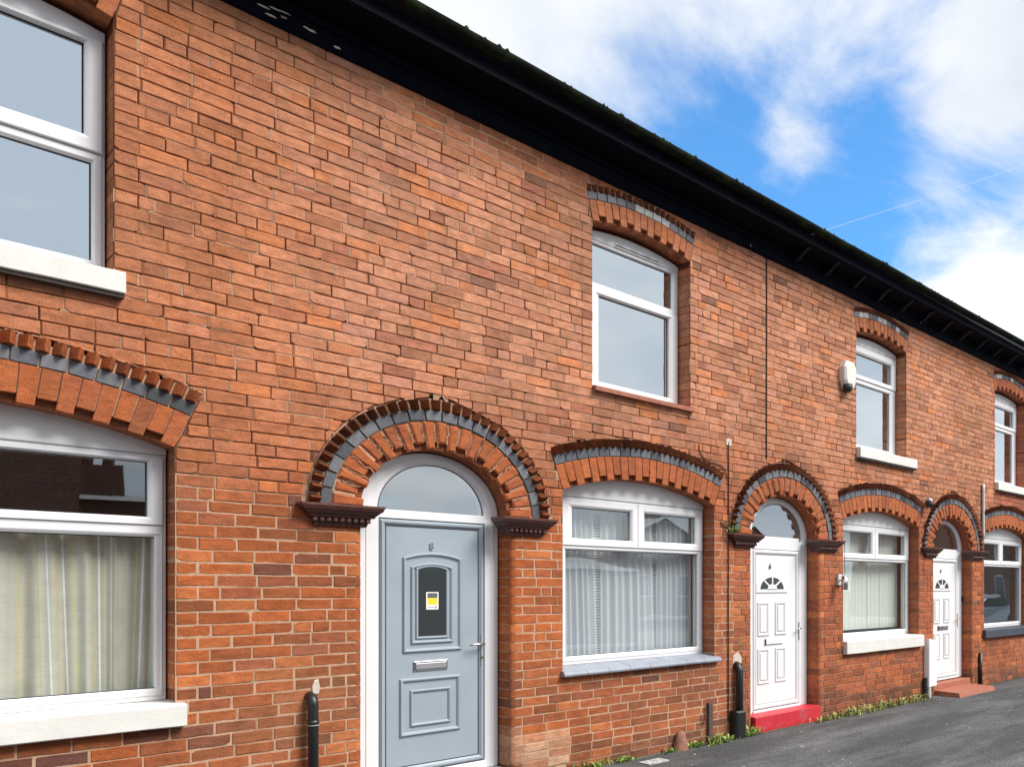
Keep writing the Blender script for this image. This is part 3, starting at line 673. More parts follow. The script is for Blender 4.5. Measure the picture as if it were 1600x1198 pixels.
    rm.add([(X0, Y0, Z0), (X1, Y0, Z0), (X1, Y1, Z0), (X0, Y1, Z0), (X0, Y0, Z1), (X1, Y0, Z1), (X1, Y1, Z1), (X0, Y1, Z1)], [(0, 1, 2, 3), (4, 7, 6, 5), (2, 6, 7, 3), (0, 3, 7, 4), (1, 5, 6, 2)])
    rm.build('room_wall', M['roomw'], root)
def impost(root, x0, x1):
    """x0..x1 is the ledge width"""
    o = empty('impost', (0, 0, 0), root); z = SPR
    def tier(i0, i1, za, zb_, y0, y1, mt=M['terra'], nm='cornice_tier'):
        # tapered tier: top half widths inset i1, bottom inset i0
        a, b = x0, x1
        MB().rings([[(a+i1, y1, zb_), (b-i1, y1, zb_), (b-i1, 0.12, zb_), (a+i1, 0.12, zb_)], [(a+i0, y0, za), (b-i0, y0, za), (b-i0, 0.12, za), (a+i0, 0.12, za)]], True, True).build(nm, mt, o)
    tier(0.008, 0.0, z-0.016, z+0.0, -0.098, -0.105, M['terratop'], 'ledge')
    tier(0.018, 0.010, z-0.040, z-0.018, -0.088, -0.098)
    tier(0.060, 0.024, z-0.078, z-0.042, -0.050, -0.084)
    tier(0.060, 0.056, z-0.086, z-0.079, -0.056, -0.058)
    tier(0.098, 0.078, z-0.128, z-0.087, -0.024, -0.036)
    tier(0.105, 0.098, z-0.150, z-0.129, -0.020, -0.030)
    n = max(3, int((x1-x0-0.15)/0.042)); w = (x1-x0-0.16)/n
    for i in range(n):
        xc = x0+0.08+w*(i+0.5)
        mb = MB(); pts = [(xc-w*0.34, z-0.122), (xc+w*0.34, z-0.122), (xc+w*0.36, z-0.10), (xc, z-0.090), (xc-w*0.36, z-0.10)]
        mb.slab(pts, -0.052, -0.02, 0.006); mb.build('bead', M['terra'], o)
    return o
def door_frame(root, cx, a, fx0, fx1, gcx, ga, gb, lx0, lx1, lz1, lz0, thr, sash_m):
    """white arched frame: outer arch radius a/0.47, glass ellipse ga/gb centred gcx, leaf opening lx0..lx1"""
    y0 = REV; zf = 2.228; n = 28
    fr = MB(); zs = SPR-0.03
    outer = [(cx+a, zs)]+arcpts(cx, SPR, a, 0.475, 0, pi, n)+[(cx-a, zs)]
    inner = [(gcx+ga, zs)]+arcpts(gcx, zf, ga, gb, 0, pi, n)+[(gcx-ga, zs)]
    rr = []
    for f, y in ((0, y0+0.1), (0, y0+0.004), (0.05, y0), (0.55, y0), (0.72, y0+0.012), (0.95, y0+0.014), (1, y0+0.026), (1, y0+0.1)):
        rr.append([(outer[i][0]+(inner[i][0]-outer[i][0])*f, y, outer[i][1]+(inner[i][1]-outer[i][1])*f) for i in range(len(outer))])
    fr.rings(rr, False, False, closed=False)
    d = fr.build('door_frame', M['upvc'], root)
    tb = MB(); tb.bar(lx0-0.005, lx1+0.005, lz1+0.003, zf+0.004, y0+0.003, y0+0.1); tb.build('transom', M['upvc'], d)
    for (p, q) in ((fx0, lx0-0.002), (lx1+0.002, fx1)):
        jb = MB(); jb.bar(p, q, thr, zs+0.002, y0+0.001, y0+0.1)
        m_ = (p+q)/2; jb.bar(min(m_, q-0.02)-0.004, q if q < cx else m_+0.02, thr, zs, y0-0.004, y0+0.001, 0.003); jb.build('jamb', M['upvc'], d)
    MB().bar(lx0-0.002, lx1+0.002, thr, lz0-0.006, y0-0.02, y0+0.1).build('threshold', M['upvc'], d)
    gl = MB(); poly = [(gcx-ga, zf)]+[(x, z) for x, z in reversed(arcpts(gcx, zf, ga, gb, 0, pi, 24))][1:-1]+[(gcx+ga, zf)]
    gl.add([(x, y0+0.03, z) for x, z in reversed(poly)], [tuple(range(len(poly)))]); gl.build('fanlight_pane', M['glass_fan'], d)
    se = MB(); ip = arcpts(gcx, zf, ga+0.001, gb+0.001, 0, pi, 24); ii = arcpts(gcx, zf, ga-0.006, gb-0.006, 0, pi, 24)
    se.rings([[(x, y0+0.026, z) for x, z in ip], [(x, y0+0.026, z) for x, z in ii]], False, False, closed=False); se.build('gasket', M['seal'], d)
    # dim hallway behind
    rm = MB(); X0, X1, Y0, Y1, Z0, Z1 = cx-0.55, cx+0.55, 0.30, 3.0, 0.1, 2.85
    rm.add([(X0, Y0, Z0), (X1, Y0, Z0), (X1, Y1, Z0), (X0, Y1, Z0), (X0, Y0, Z1), (X1, Y0, Z1), (X1, Y1, Z1), (X0, Y1, Z1)], [(0, 1, 2, 3), (4, 7, 6, 5), (2, 6, 7, 3), (0, 3, 7, 4), (1, 5, 6, 2)])
    rm.build('hall_wall', M['roomw'], root)
    return d
def number(parent, ch, x, z, h, y, m_):
    cu = bpy.data.curves.new('n', 'FONT'); cu.body = ch; cu.size = h*1.45; cu.extrude = 0.003; cu.bevel_depth = 0.0; cu.align_x = 'CENTER'
    t = bpy.data.objects.new('t', cu); COL.objects.link(t); bpy.context.view_layer.update()
    me = bpy.data.meshes.new_from_object(t); bpy.data.objects.remove(t); me.materials.clear(); me.materials.append(m_)
    o = bpy.data.objects.new('house_number', me); COL.objects.link(o); o.parent = parent
    o.rotation_euler = (pi/2, 0, 0); o.location = (x, y, z-h/2); o.scale = (0.85, 1, 1); return o
def arched(x0, x1, z0, zc, za, n=10):
    """rect with segmental top: corners at zc, apex za; ccw"""
    A = Seg((x0+x1)/2, (x1-x0)/2, za-zc, zc, 0, (0, 0, 0)); return [(x0, z0), (x1, z0)]+[A.pt(1-i/n, 0) for i in range(n+1)]
def door_eight(root):
    door_frame(root, 3.115, 0.566, 2.549, 3.681, 3.142, 0.418, 0.378, 2.724, 3.563, 2.163, 0.205, 0.135, None)
    y = REV+0.008
    d = MB(); d.bar(2.728, 3.559, 0.208, 2.159, y, y+0.07, 0.003)
    dr = d.build('door', M['grey_door'], root)
    fm = MB(); fm.moulding([(2.730, 0.210), (3.557, 0.210), (3.557, 2.157), (2.730, 2.157)], 0.044, y-0.001, 0.016); fm.build('sash_surround', M['grey_door'], dr)
    sl_ = MB(); 
    sl_.rings([[(a, y-0.0015, b) for a, b in inset([(2.730, 0.210), (3.557, 0.210), (3.557, 2.157), (2.730, 2.157)], 0.044)], [(a, y-0.0015, b) for a, b in inset([(2.730, 0.210), (3.557, 0.210), (3.557, 2.157), (2.730, 2.157)], 0.051)]], False, False); sl_.build('gasket', M['seal'], dr)
    y -= 0.003
    MB().moulding(arched(2.900, 3.368, 1.132, 1.872, 1.914), 0.030, y, 0.014).build('panel_moulding', M['grey_door'], dr)
    MB().moulding(arched(2.962, 3.296, 1.198, 1.800, 1.832), 0.026, y, 0.013).build('panel_moulding', M['grey_door'], dr)
    MB().moulding(arched(2.998, 3.258, 1.234, 1.788, 1.818), 0.024, y, 0.010).build('glazing_trim', M['grey_door'], dr)
    MB().moulding([(2.876, 0.486), (3.356, 0.486), (3.356, 0.934), (2.876, 0.934)], 0.032, y, 0.014).build('panel_moulding', M['grey_door'], dr)
    MB().moulding([(2.955, 0.556), (3.278, 0.556), (3.278, 0.842), (2.955, 0.842)], 0.026, y, 0.012).build('panel_moulding', M['grey_door'], dr)
    gp = MB(); gp.slab(arched(3.016, 3.240, 1.252, 1.776, 1.802), y-0.0035, y+0.001); gp.build('pane', mat('dark_obscure_glass', (0.035, 0.045, 0.05), 0.05, spec=1.0, coat=0.6, bump=0.0004, bscale=3), dr)
    lp = MB(); lp.bar(2.982, 3.250, 0.985, 1.062, y-0.010, y+0.004, 0.006); lpo = lp.build('letterbox', M['chrome'], dr)
    MB().bar(2.996, 3.236, 0.999, 1.046, y-0.016, y-0.010, 0.003).build('flap', mat('satin_steel', (0.5, 0.5, 0.53), 0.45, 0.9), lpo)
    hp = MB(); hp.bar(3.523, 3.549, 0.985, 1.245, y-0.010, y+0.004, 0.003); ho = hp.build('handle', M['chrome'], dr)
    MB().tube([(3.537, y-0.008, 1.172), (3.537, y-0.050, 1.172), (3.527, y-0.060, 1.172), (3.44, y-0.060, 1.169), (3.405, y-0.054, 1.166)], [0.010, 0.010, 0.011, 0.0085, 0.006], 10).build('lever', M['chrome'], ho, True)
    MB().tube([(3.536, y-0.008, 1.06), (3.536, y-0.022, 1.06)], 0.009, 10).build('lock_cylinder', M['brass'], ho)
    number(dr, '8', 3.124, 1.968, 0.058, y-0.006, M['chrome'])
    # grey sill bar under the threshold
    st = MB().bar(2.56, 3.67, 0.02, 0.132, 0.10, 0.30, 0.006).build('door_step', mat('painted_step', (0.40, 0.42, 0.45), 0.7, var=0.1, bump=0.003), root)
    # notice behind the glass edge
    nt_ = MB().bar(3.079, 3.176, 1.464, 1.602, y-0.0050, y-0.0037, 0).build('notice', M['card'])
    tag(nt_, 'small yellow and white notice stuck on the glass of the blue-grey door', 'notice')
    MB().bar(3.089, 3.167, 1.556, 1.594, y-0.0058, y-0.0051, 0).build('dark_heading', M['greyprint'], nt_)
    MB().bar(3.089, 3.167, 1.503, 1.554, y-0.0058, y-0.0051, 0).build('yellow_block', M['yellow'], nt_)
    tx = MB()
    for k in range(5): tx.box(3.090+k*0.0105, 3.097+k*0.0105, y-0.0056, y-0.0051, 1.480, 1.486)
    tx.box(3.150, 3.160, y-0.0056, y-0.0051, 1.474, 1.492); tx.build('print_marks', M['greyprint'], nt_)
def white_door(root, cx, num, red=True, brass=False):
    s = cx-7.20
    X = lambda v: v+s
    door_frame(root, cx, 0.584, X(6.616), X(7.784), X(7.245), 0.445, 0.395, X(6.80), X(7.628), 2.075, 0.215, 0.18, None)
    y = REV+0.006
    dr = MB().bar(X(6.804), X(7.625), 0.218, 2.072, y, y+0.07, 0.003).build('door', M['upvc'], root)
    O = [(X(6.806), 0.22), (X(7.623), 0.22), (X(7.623), 2.07), (X(6.806), 2.07)]
    MB().moulding(O, 0.05, y-0.001, 0.014).build('sash_surround', M['upvc'], dr)
    MB().rings([[(a, y-0.0015, b) for a, b in inset(O, 0.050)], [(a, y-0.0015, b) for a, b in inset(O, 0.057)]], False, False).build('gasket', mat('grey_seal', (0.3, 0.3, 0.3), 0.6), dr)
    y -= 0.003
    for a, b, c, d_ in ((6.884, 7.084, 1.064, 1.462), (7.190, 7.384, 1.066, 1.462), (6.884, 7.084, 0.504, 0.918), (7.190, 7.384, 0.506, 0.918)):
        o = MB().moulding([(X(a), c), (X(b), c), (X(b), d_), (X(a), d_)], 0.034, y, 0.010).build('panel_moulding', M['upvc'], dr)
        MB().bar(X(a)+0.045, X(b)-0.045, c+0.045, d_-0.045, y-0.008, y+0.002, 0.006).build('panel', M['upvc'], dr)
    # sunburst light
    gx, gz = X(7.133), 1.612
    ar = arcpts(gx, gz, 0.275, 0.205, 0, pi, 20); fr_ = MB()
    fr_.slab([(gx-0.275, gz-0.045), (gx+0.275, gz-0.045)]+ar, y-0.008, y+0.002, 0.008); f_ = fr_.build('sunburst_surround', M['upvc'], dr)
    gl = MB(); gl.slab([(gx-0.205, gz), (gx+0.205, gz)]+arcpts(gx, gz, 0.205, 0.140, 0, pi, 20)[1:-1], y-0.0095, y-0.005); gl.build('pane', mat('sunburst_glass', (0.06, 0.075, 0.075), 0.08, coat=0.4), dr)
    hub = MB(); hub.slab([(gx-0.085, gz-0.002), (gx+0.085, gz-0.002)]+arcpts(gx, gz, 0.085, 0.058, 0, pi, 10)[1:-1], y-0.016, y-0.006, 0.004)
    for k in range(1, 4):
        an = pi*k/4; dx, dz = cos(an), sin(an); p0 = (gx+dx*0.07, gz+dz*0.05); p1 = (gx+dx*0.215, gz+dz*0.15); nx, nz_ = -dz*0.010, dx*0.010
        hub.slab([(p0[0]-nx, p0[1]-nz_), (p1[0]-nx, p1[1]-nz_), (p1[0]+nx, p1[1]+nz_), (p0[0]+nx, p0[1]+nz_)], y-0.0155, y-0.006)
    hub.build('sunburst_bar', M['upvc'], dr)
    lb = MB().bar(X(7.015), X(7.322), 0.962, 1.022, y-0.012, y+0.003, 0.005).build('letterbox', M['upvc'] if not brass else M['chrome'], dr)
    MB().bar(X(7.013), X(7.026), 0.955, 1.03, y-0.015, y-0.004, 0.002).build('flap', M['seal'], lb)
    hd = MB().bar(X(7.602), X(7.626), 0.985, 1.205, y-0.016, y+0.004, 0.004).build('handle', M['chrome'] if not brass else M['brass'], dr)
    MB().tube([(X(7.615), y-0.01, 1.13), (X(7.615), y-0.05, 1.13), (X(7.54), y-0.052, 1.128)], 0.008, 8).build('lever', M['chrome'] if not brass else M['brass'], hd, True)
    number(dr, num, X(7.10), 1.885, 0.062, y-0.006, M['seal'])
    if brass:
        MB().bar(X(7.76), X(7.80), 1.40, 1.48, REV-0.03, REV, 0.004).build('doorbell', M['seal'], dr)
    if red:
        st = MB(); st.rings([[(xx, yy, zq) for yy, zq in [(0.30, 0.19), (0.0, 0.182), (-0.035, 0.172), (-0.038, 0.03), (-0.035, -0.01), (0.30, -0.01)]] for xx in (X(6.625), X(6.62)+0.28, X(7.1), X(7.5), X(7.785))], True, True)
        st.build('door_step', M['redpaint'], root)
    else:
        MB().bar(X(6.62), X(7.78), -0.01, 0.165, 0.02, 0.3, 0.008).build('door_step', M['redsill'], root)

NAMES = {'ten': 'red-brick end of the terrace at the left edge, with striped curtains downstairs', 'eight': 'red-brick terraced house with the blue-grey front door numbered 8',
         'six': 'red-brick terraced house with a white door above a bright red step', 'four': 'red-brick terraced house with a white door and a dark blue window sill',
         'two': 'red-brick house of the terrace beyond the one with the dark blue sill'}
for hi, H in enumerate(HOUSES):
    L = H['n']; root = empty('terraced_house', (0, 0, 0)); tag(root, NAMES[L], 'house', 'houses of the red-brick terrace')
    H['root'] = root
    HM[L].build('wall', M['mortar'], root)
    items = sorted(HB[L], key=lambda t: -t[0])
    if L == 'two': single, rest = [], items
    else: single, rest = items[:300], items[300:]
    for _, mb in single: mb.build('brick', M['brick'], root)
    J = MB()
    for _, mb in rest:
        o = len(J.v); J.v += mb.v; J.f += [tuple(i+o for i in f) for f in mb.f]; J.c += mb.c
    tag(J.build('brickwork', M['brick'], root), kind='stuff')
    arch_bricks(root, H['LA'], 'window_arch', 23, 17, 30, seed=10+hi)
    arch_bricks(root, H['UA'], 'window_arch', 15, 12, 20, seed=30+hi)
    if H['dr']:
        arch_bricks(root, H['DA'], 'door_arch', 23, 20, 34, ragged=True, seed=50+hi)
        c = H['dr']; a = H['DA'].a
        if L == 'eight': impost(root, 2.115, 2.66); impost(root, 3.575, 4.08)
        else: impost(root, c-0.985, c-0.48); impost(root, c+0.48, c+1.02)
    lower_window(root, H); upper_window(root, H)
    if L == 'eight': door_eight(root)
    if L == 'six': white_door(root, 7.20, '6')
    if L in ('four', 'two'): white_door(root, H['dr'], '4' if L == 'four' else '2', red=False, brass=True)
    # eaves
    x0, x1 = H['x0'], H['x1']
    co = empty('cornice', (0, 0, 0), root)
    def strip(nm, prof, mt, xa=x0, xb=x1, jit=0.0):
        n = max(2, int((xb-xa)/0.5)); rr = []
        for k in range(n+1):
            xx = xa+(xb-xa)*k/n; q = nz(xx*1.3, 3.3)*jit; rr.append([(xx, yy, zq+q) for yy, zq in prof])
        return MB().rings(rr, True, True).build(nm, mt, co)
    strip('frieze_board', [(0.05, 5.382), (-0.018, 5.386), (-0.030, 5.41), (-0.034, 5.50), (0.05, 5.51)], M['black'])
    strip('bed_moulding', [(0.0, 5.505), (-0.045, 5.512), (-0.062, 5.53), (-0.066, 5.552), (0.0, 5.56)], M['black'])
    strip('soffit_board', [(0.0, 5.562), (-0.31, 5.60), (-0.31, 5.625), (0.0, 5.62)], M['black'])
    strip('fascia', [(-0.295, 5.596), (-0.312, 5.590), (-0.335, 5.60), (-0.335, 5.70), (-0.295, 5.72)], M['black'])
    strip('wall_plate', [(0.10, 5.40), (0.02, 5.40), (0.02, 5.80), (0.10, 5.80)], M['black'])
    if L in ('eight', 'six'):
        rf_ = random.Random(hi); fk = MB()
        for k in range(9 if L == 'eight' else 2):
            xx = rf_.uniform(1.9, 2.5) if (L == 'eight' and k < 9) else rf_.uniform(x0+0.1, x1-0.1); zz2 = rf_.uniform(5.42, 5.49); w2, h2 = (rf_.uniform(0.012, 0.04), rf_.uniform(0.004, 0.010)) if k < 9 and L == 'eight' else (0.006, 0.014)
            fk.slab([(xx-w2, zz2-h2*0.4), (xx-w2*0.2, zz2-h2), (xx+w2, zz2-h2*0.3), (xx+w2*0.5, zz2+h2), (xx-w2*0.6, zz2+h2*0.7)], -0.037, -0.033)
        tag(fk.build('bare_wood_flake', M['cement'], co), kind='stuff')
    xb = math.ceil((x0+0.05)/0.56)*0.56
    while xb < x1-0.05:
        if xb > 6.9:
            pr = [(-0.066, 5.47), (-0.11, 5.475), (-0.17, 5.52), (-0.24, 5.565), (-0.285, 5.575), (-0.29, 5.598), (-0.066, 5.60)]
            MB().rings([[(xx, yy, zq) for yy, zq in pr] for xx in (xb-0.024, xb+0.024)], True, True).build('bracket', M['bracket'], co)
        xb += 0.56
    g1 = MB(); rg = 0.060; yc, zc = -0.398, 5.765
    n = max(2, int((x1-x0)/0.25)); rr = []
    for k in range(n+1):
        xx = x0+(x1-x0)*k/n; q = nz(xx*0.8, 5.5)*0.012
        o_ = [(xx, yc-rg*cos(pi*i/10), zc-rg*sin(pi*i/10)+q) for i in range(11)]; ii = [(xx, yc+(rg-0.006)*cos(pi*i/10), zc-(rg-0.006)*sin(pi*i/10)+q) for i in range(11)]
        rr.append(o_+ii)
    g1.rings(rr, True, True); gu = g1.build('gutter', M['gutter'], root)
    ms = MB(); rm_ = random.Random(hi+90)
    for k in range(int((x1-x0)*16)):
        xx = x0+rm_.random()*(x1-x0)
        if nz(xx*1.7, 8.8)+rm_.uniform(-.2, .2) < 0.12: continue
        yy = yc-rg+rm_.uniform(-0.004, 0.02); q = nz(xx*0.8, 5.5)*0.012; s_ = rm_.uniform(0.004, 0.013)
        ms.tube([(xx-s_*1.5, yy, zc+q), (xx, yy, zc+q+s_*0.9), (xx+s_*1.5, yy, zc+q)], [s_*0.4, s_, s_*0.4], 6)
    if ms.v: tag(ms.build('moss', M['moss'], gu), kind='stuff')
    rf = MB(); rf.add([(x0, -0.37, 5.80), (x1, -0.37, 5.80), (x1, 4.2, 8.6), (x0, 4.2, 8.6), (x0, -0.37, 5.775), (x1, -0.37, 5.775), (x1, 4.2, 8.55), (x0, 4.2, 8.55)], [(0, 1, 2, 3), (7, 6, 5, 4), (0, 4, 5, 1)])
    rf.build('roof', M['roofm'], root)
    bw = MB().box(x0, x1, 4.1, 4.3, 0, 8.55).build('rear_wall', M['roomw'], root)

# ------------------------------------------------------------ window dressing
def wavy(x0, x1, z0, z1, y, amp, per, n, colf, name, m_, label, cat, taper=0.0, group=None, nzr=2):
    mb = MB(); cols = []
    for i in range(n+1):
        t = i/n; x = x0+(x1-x0)*t
        for k in range(nzr+1):
            f = k/nzr; z = z0+(z1-z0)*f
            ph = 2*pi*x/per+1.3*sin(3*x)+0.8*f*sin(5*x)
            mb.v.append((x+taper*(1-f)*sin(7*x+1), y+amp*(sin(ph)+0.4*sin(2.3*ph+1))*(1-0.35*f), z)); mb.c.append(colf(x))
    for i in range(n):
        for k in range(nzr):
            a = i*(nzr+1)+k; mb.f.append((a, a+nzr+1, a+nzr+2, a+1))
    o = mb.build(name, m_, None, True); tag(o, label, cat, group); return o
def stripe_fold_shade(x):
    bands = [(0.3080, 0.3170, (0.80, 0.72, 0.36)), (0.8055, 0.8145, (0.70, 0.62, 0.28)), (0.8805, 0.8895, (0.66, 0.58, 0.36)), (0.9205, 0.9295, (0.95, 0.97, 0.95)), (0.9605, 0.9695, (0.70, 0.56, 0.30)), (0.9955, 1.0045, (0.95, 0.97, 0.95)),
             (1.0380, 1.0470, (0.74, 0.68, 0.30)), (1.1280, 1.1370, (0.66, 0.56, 0.32)), (1.1590, 1.1680, (0.95, 0.97, 0.95)), (1.1905, 1.1995, (0.68, 0.66, 0.45)), (1.2180, 1.2270, (0.95, 0.97, 0.95)), (1.2465, 1.2555, (0.60, 0.58, 0.40)),
             (1.3480, 1.3570, (0.74, 0.70, 0.42)), (1.3750, 1.3840, (0.95, 0.97, 0.95)), (1.4015, 1.4105, (0.72, 0.66, 0.45)), (1.4245, 1.4335, (0.95, 0.97, 0.95)), (1.4515, 1.4605, (0.74, 0.70, 0.40))]
    for a, b, c in bands:
        if a <= x <= b: return c
    q = 0.5+0.5*sin(2*pi*x/0.16+1.3*sin(3*x)); q2 = 0.5+0.5*nz(x*9, 1, 1)  # follows the fold wave: shade of the receding folds mixed into the cloth colour
    return mixc((0.74, 0.72, 0.63), (0.52, 0.50, 0.43), q*0.5+q2*0.5)
wavy(-0.4, 1.55, 0.95, 2.02, 0.33, 0.022, 0.16, 780, stripe_fold_shade, 'curtain', M['stripe'], 'grey curtains with yellow and white stripes closed behind the left lower window', 'curtain', 0.03, nzr=8)
# house eight: slatted blind with sheer curtains in front
bl = MB().box(4.25, 6.02, 0.34, 0.38, 2.36, 2.40).build('blind_rail', M['blindh']); tag(bl, 'white horizontal slat blind behind the window right of the blue-grey door', 'blind'); bl.name = 'venetian_blind'
sm_ = MB(); sm_.add([(0, -0.004, -0.0115), (1.72, -0.004, -0.0115), (1.72, 0.006, 0.0115), (0, 0.006, 0.0115)], [(0, 1, 2, 3)])
sl0 = sm_.build('slat', M['blindh'], bl); sl0.location = (4.27, 0.375, 0.98)
for k in range(1, 53):
    c = sl0.copy(); c.parent = bl; c.location = (4.27, 0.375, 0.98+k*0.0265); COL.objects.link(c)
def sheercol(x): return (1, 1, 1)
def curtain2(x0, x1, lab, tp):
    mb = MB(); n = 90; nzr = 6
    for i in range(n+1):
        t = i/n
        for k in range(nzr+1):
            f = k/nzr; x = x0+(x1-x0)*t*(1-tp*f); z = 0.97+1.42*f
            mb.v.append((x, 0.33+0.018*sin(2*pi*t*7+0.6*f)+0.008*sin(17*t), z)); mb.c.append((1, 1, 1))
    for i in range(n):
        for k in range(nzr): a = i*(nzr+1)+k; mb.f.append((a, a+nzr+1, a+nzr+2, a+1))
    o = mb.build('curtain', M['sheer_t'], None, True); tag(o, lab, 'curtain'); return o
ms_ = bpy.data.materials.new('sheer_net'); ms_.use_nodes = True; t_ = ms_.node_tree; p_ = t_.nodes['Principled BSDF']; p_.inputs['Base Color'].default_value = (0.86, 0.90, 0.95, 1); p_.inputs['Roughness'].default_value = 0.9
p_.inputs['Alpha'].default_value = 0.62; M['sheer_t'] = ms_
curtain2(4.30, 4.78, 'pale sheer curtain hanging at the left of the window with the grey tiled sill', 0.1)
curtain2(4.83, 5.48, 'pale sheer curtain hanging at the middle of the window with the grey tiled sill', 0.05)
curtain2(5.52, 5.99, 'pale sheer curtain hanging at the right of the window with the grey tiled sill', 0.0)
# vertical blinds of houses six and four
def vblind(x0, x1, z0, z1, lab, n):
    r0_ = MB().box(x0, x1, 0.33, 0.37, z1, z1+0.03).build('vertical_blind', M['slatew']); tag(r0_, lab, 'blind')
    s_ = MB(); w = (x1-x0)/n*1.02; s_.add([(-w/2, -0.012, 0), (0, -0.003, 0), (w/2, 0.016, 0), (-w/2, -0.012, z1-z0), (0, -0.003, z1-z0), (w/2, 0.016, z1-z0)], [(0, 1, 4, 3), (1, 2, 5, 4)])
    a = s_.build('slat', M['slatew'], r0_)
    for k in range(n):
        o = a if k == 0 else a.copy()
        if k: COL.objects.link(o); o.parent = r0_
        o.location = (x0+(x1-x0)*(k+0.5)/n, 0.35, z0); o.rotation_euler.z = R.uniform(-0.5, -0.25)
vblind(8.40, 10.08, 1.05, 2.40, 'cream vertical blind behind the window beside the door with the red step', 22)
MB  # keep reference
cv = MB(); cv.box(16.3, 17.9, 0.34, 0.37, 1.0, 2.4)

# ------------------------------------------------------------ pipes, cables and fittings
def pipe_eight():
    o = MB(); x = 2.197
    pts = [(x, 0.03, 0.90)]+[(x, -0.005-0.06*sin(a), 0.84+0.055*cos(a)) for a in [pi/8*k for k in range(1, 5)]]+[(x, -0.066, 0.70), (x, -0.066, -0.02)]
    o.tube(pts, 0.031, 14); b = o.build('waste_pipe', M['blackpipe'], None, True); tag(b, 'black waste pipe bending out of the wall left of the blue-grey door', 'pipe')
    MB().tube([(x, -0.066, 0.70), (x, -0.066, 0.735)], 0.035, 14).build('socket', M['blackpipe'], b, True)
    MB().tube([(x, -0.066, 0.700), (x, -0.066, 0.704)], 0.036, 14).build('collar_ring', M['lightgrey'], b)
    pl = MB(); pl.slab([(2.215, 0.905), (2.25, 0.90), (2.262, 0.94), (2.25, 1.005), (2.225, 1.0), (2.21, 0.95)], -0.008, 0.01, 0.004); tag(pl.build('cement_patch', M['cement']), 'pale cement patch on the wall above the black waste pipe', 'cement patch')
pipe_eight()
o = MB(); o.tube([(6.345, 0.03, 0.80), (6.345, -0.035, 0.785), (6.345, -0.06, 0.73), (6.345, -0.06, -0.02)], 0.040, 14); b = o.build('drainpipe', M['blackpipe'], None, True)
tag(b, 'short black drainpipe standing at the wall left of the white door with the red step', 'pipe')
MB().bar(6.25, 6.40, -0.01, 0.30, -0.115, 0.0, 0.02).build('pipe_shoe', M['blackpipe'], b)
c = MB(); c.slab([(6.30, 0.80), (6.42, 0.76), (6.44, 0.86), (6.38, 0.93), (6.31, 0.90)], -0.003, 0.01, 0.003); tag(c.build('cement_patch', M['cement']), 'pale cement patch on the wall above the short black drainpipe', 'cement patch')
def cable(pts, r, lab, m_=M['cable'], name='cable'):
    o = MB().tube(pts, r, 7).build(name, m_, None, True); tag(o, lab, 'cable'); return o
cable([(6.222+0.006*nz(0, z_*0.6), -0.012, z_) for z_ in [3.20-0.1*k for k in range(31)]], 0.0065, 'dark cable running down the wall between the two lower doors to the short black drainpipe')
cable([(6.836+0.006*nz(3, z_*0.5), -0.008, z_) for z_ in [5.40-0.1*k for k in range(24)]], 0.0065, 'dark cable dropping from the eaves to the arch above the white door')
cable([(5.80, -0.010, 3.12), (5.80, -0.010, 3.06), (5.84, -0.010, 3.0), (5.93, -0.010, 2.96), (6.10, -0.010, 2.94), (6.17, -0.010, 2.90), (6.205, -0.010, 2.80)], 0.005, 'thin dark cable curling from the window arch to the long cable beside it')
c = MB(); c.slab([(6.19, 3.165), (6.27, 3.16), (6.275, 3.235), (6.225, 3.245), (6.19, 3.22)], -0.012, 0.006, 0.005); tag(c.build('cement_patch', M['cement']), 'small white cement patch at the top of the long cable', 'cement patch')
cable([(12.10, -0.03, 3.33-0.09*k) for k in range(11)], 0.024, 'pale grey conduit on the wall beside the farthest door arch', M['lightgrey'], 'conduit')
cable([(8.32+0.01*nz(z_, 2), -0.006, z_) for z_ in [2.2, 2.0, 1.8]], 0.004, 'thin wire above the wall lamp')
# rusty iron strip and hook, clay stub
o = MB(); o.bar(5.915, 5.975, 0.02, 0.425, -0.035, 0.0, 0.006); b = o.build('iron_strip', M['rust']); tag(b, 'rusty iron strip fixed upright at the foot of the wall', 'iron strip')
o = MB(); o.tube([(5.885, -0.012, 0.40), (5.885, -0.014, 0.28), (5.875, -0.016, 0.23), (5.855, -0.016, 0.215), (5.838, -0.016, 0.235), (5.835, -0.014, 0.30)], 0.006, 7); tag(o.build('iron_hook', M['rust'], None, True), 'small rusty hook on the wall left of the iron strip', 'hook')
o = MB(); rr = []
for r_, z_ in ((0.090, -0.01), (0.082, 0.04), (0.060, 0.12), (0.040, 0.175), (0.022, 0.19)): rr.append([(5.52+r_*cos(2*pi*k/14), -0.02+r_*0.8*sin(2*pi*k/14)-0.02, z_) for k in range(14)])
o.rings(rr, False, True); tag(o.build('clay_stub', M['clay'], None, True), 'brown clay cone standing against the foot of the wall', 'clay stub')
o = MB().box(4.86, 5.10, -0.36, -0.20, 0.002, 0.010); b = o.build('drain_cover', mat('scuffed_white_paint', (0.45, 0.46, 0.46), 0.8, var=0.3, vscale=60, dirt=(0.10, 0.10, 0.10), dscale=22, dthr=0.50)); tag(b, 'small worn white painted cover set in the dark pavement', 'cover')
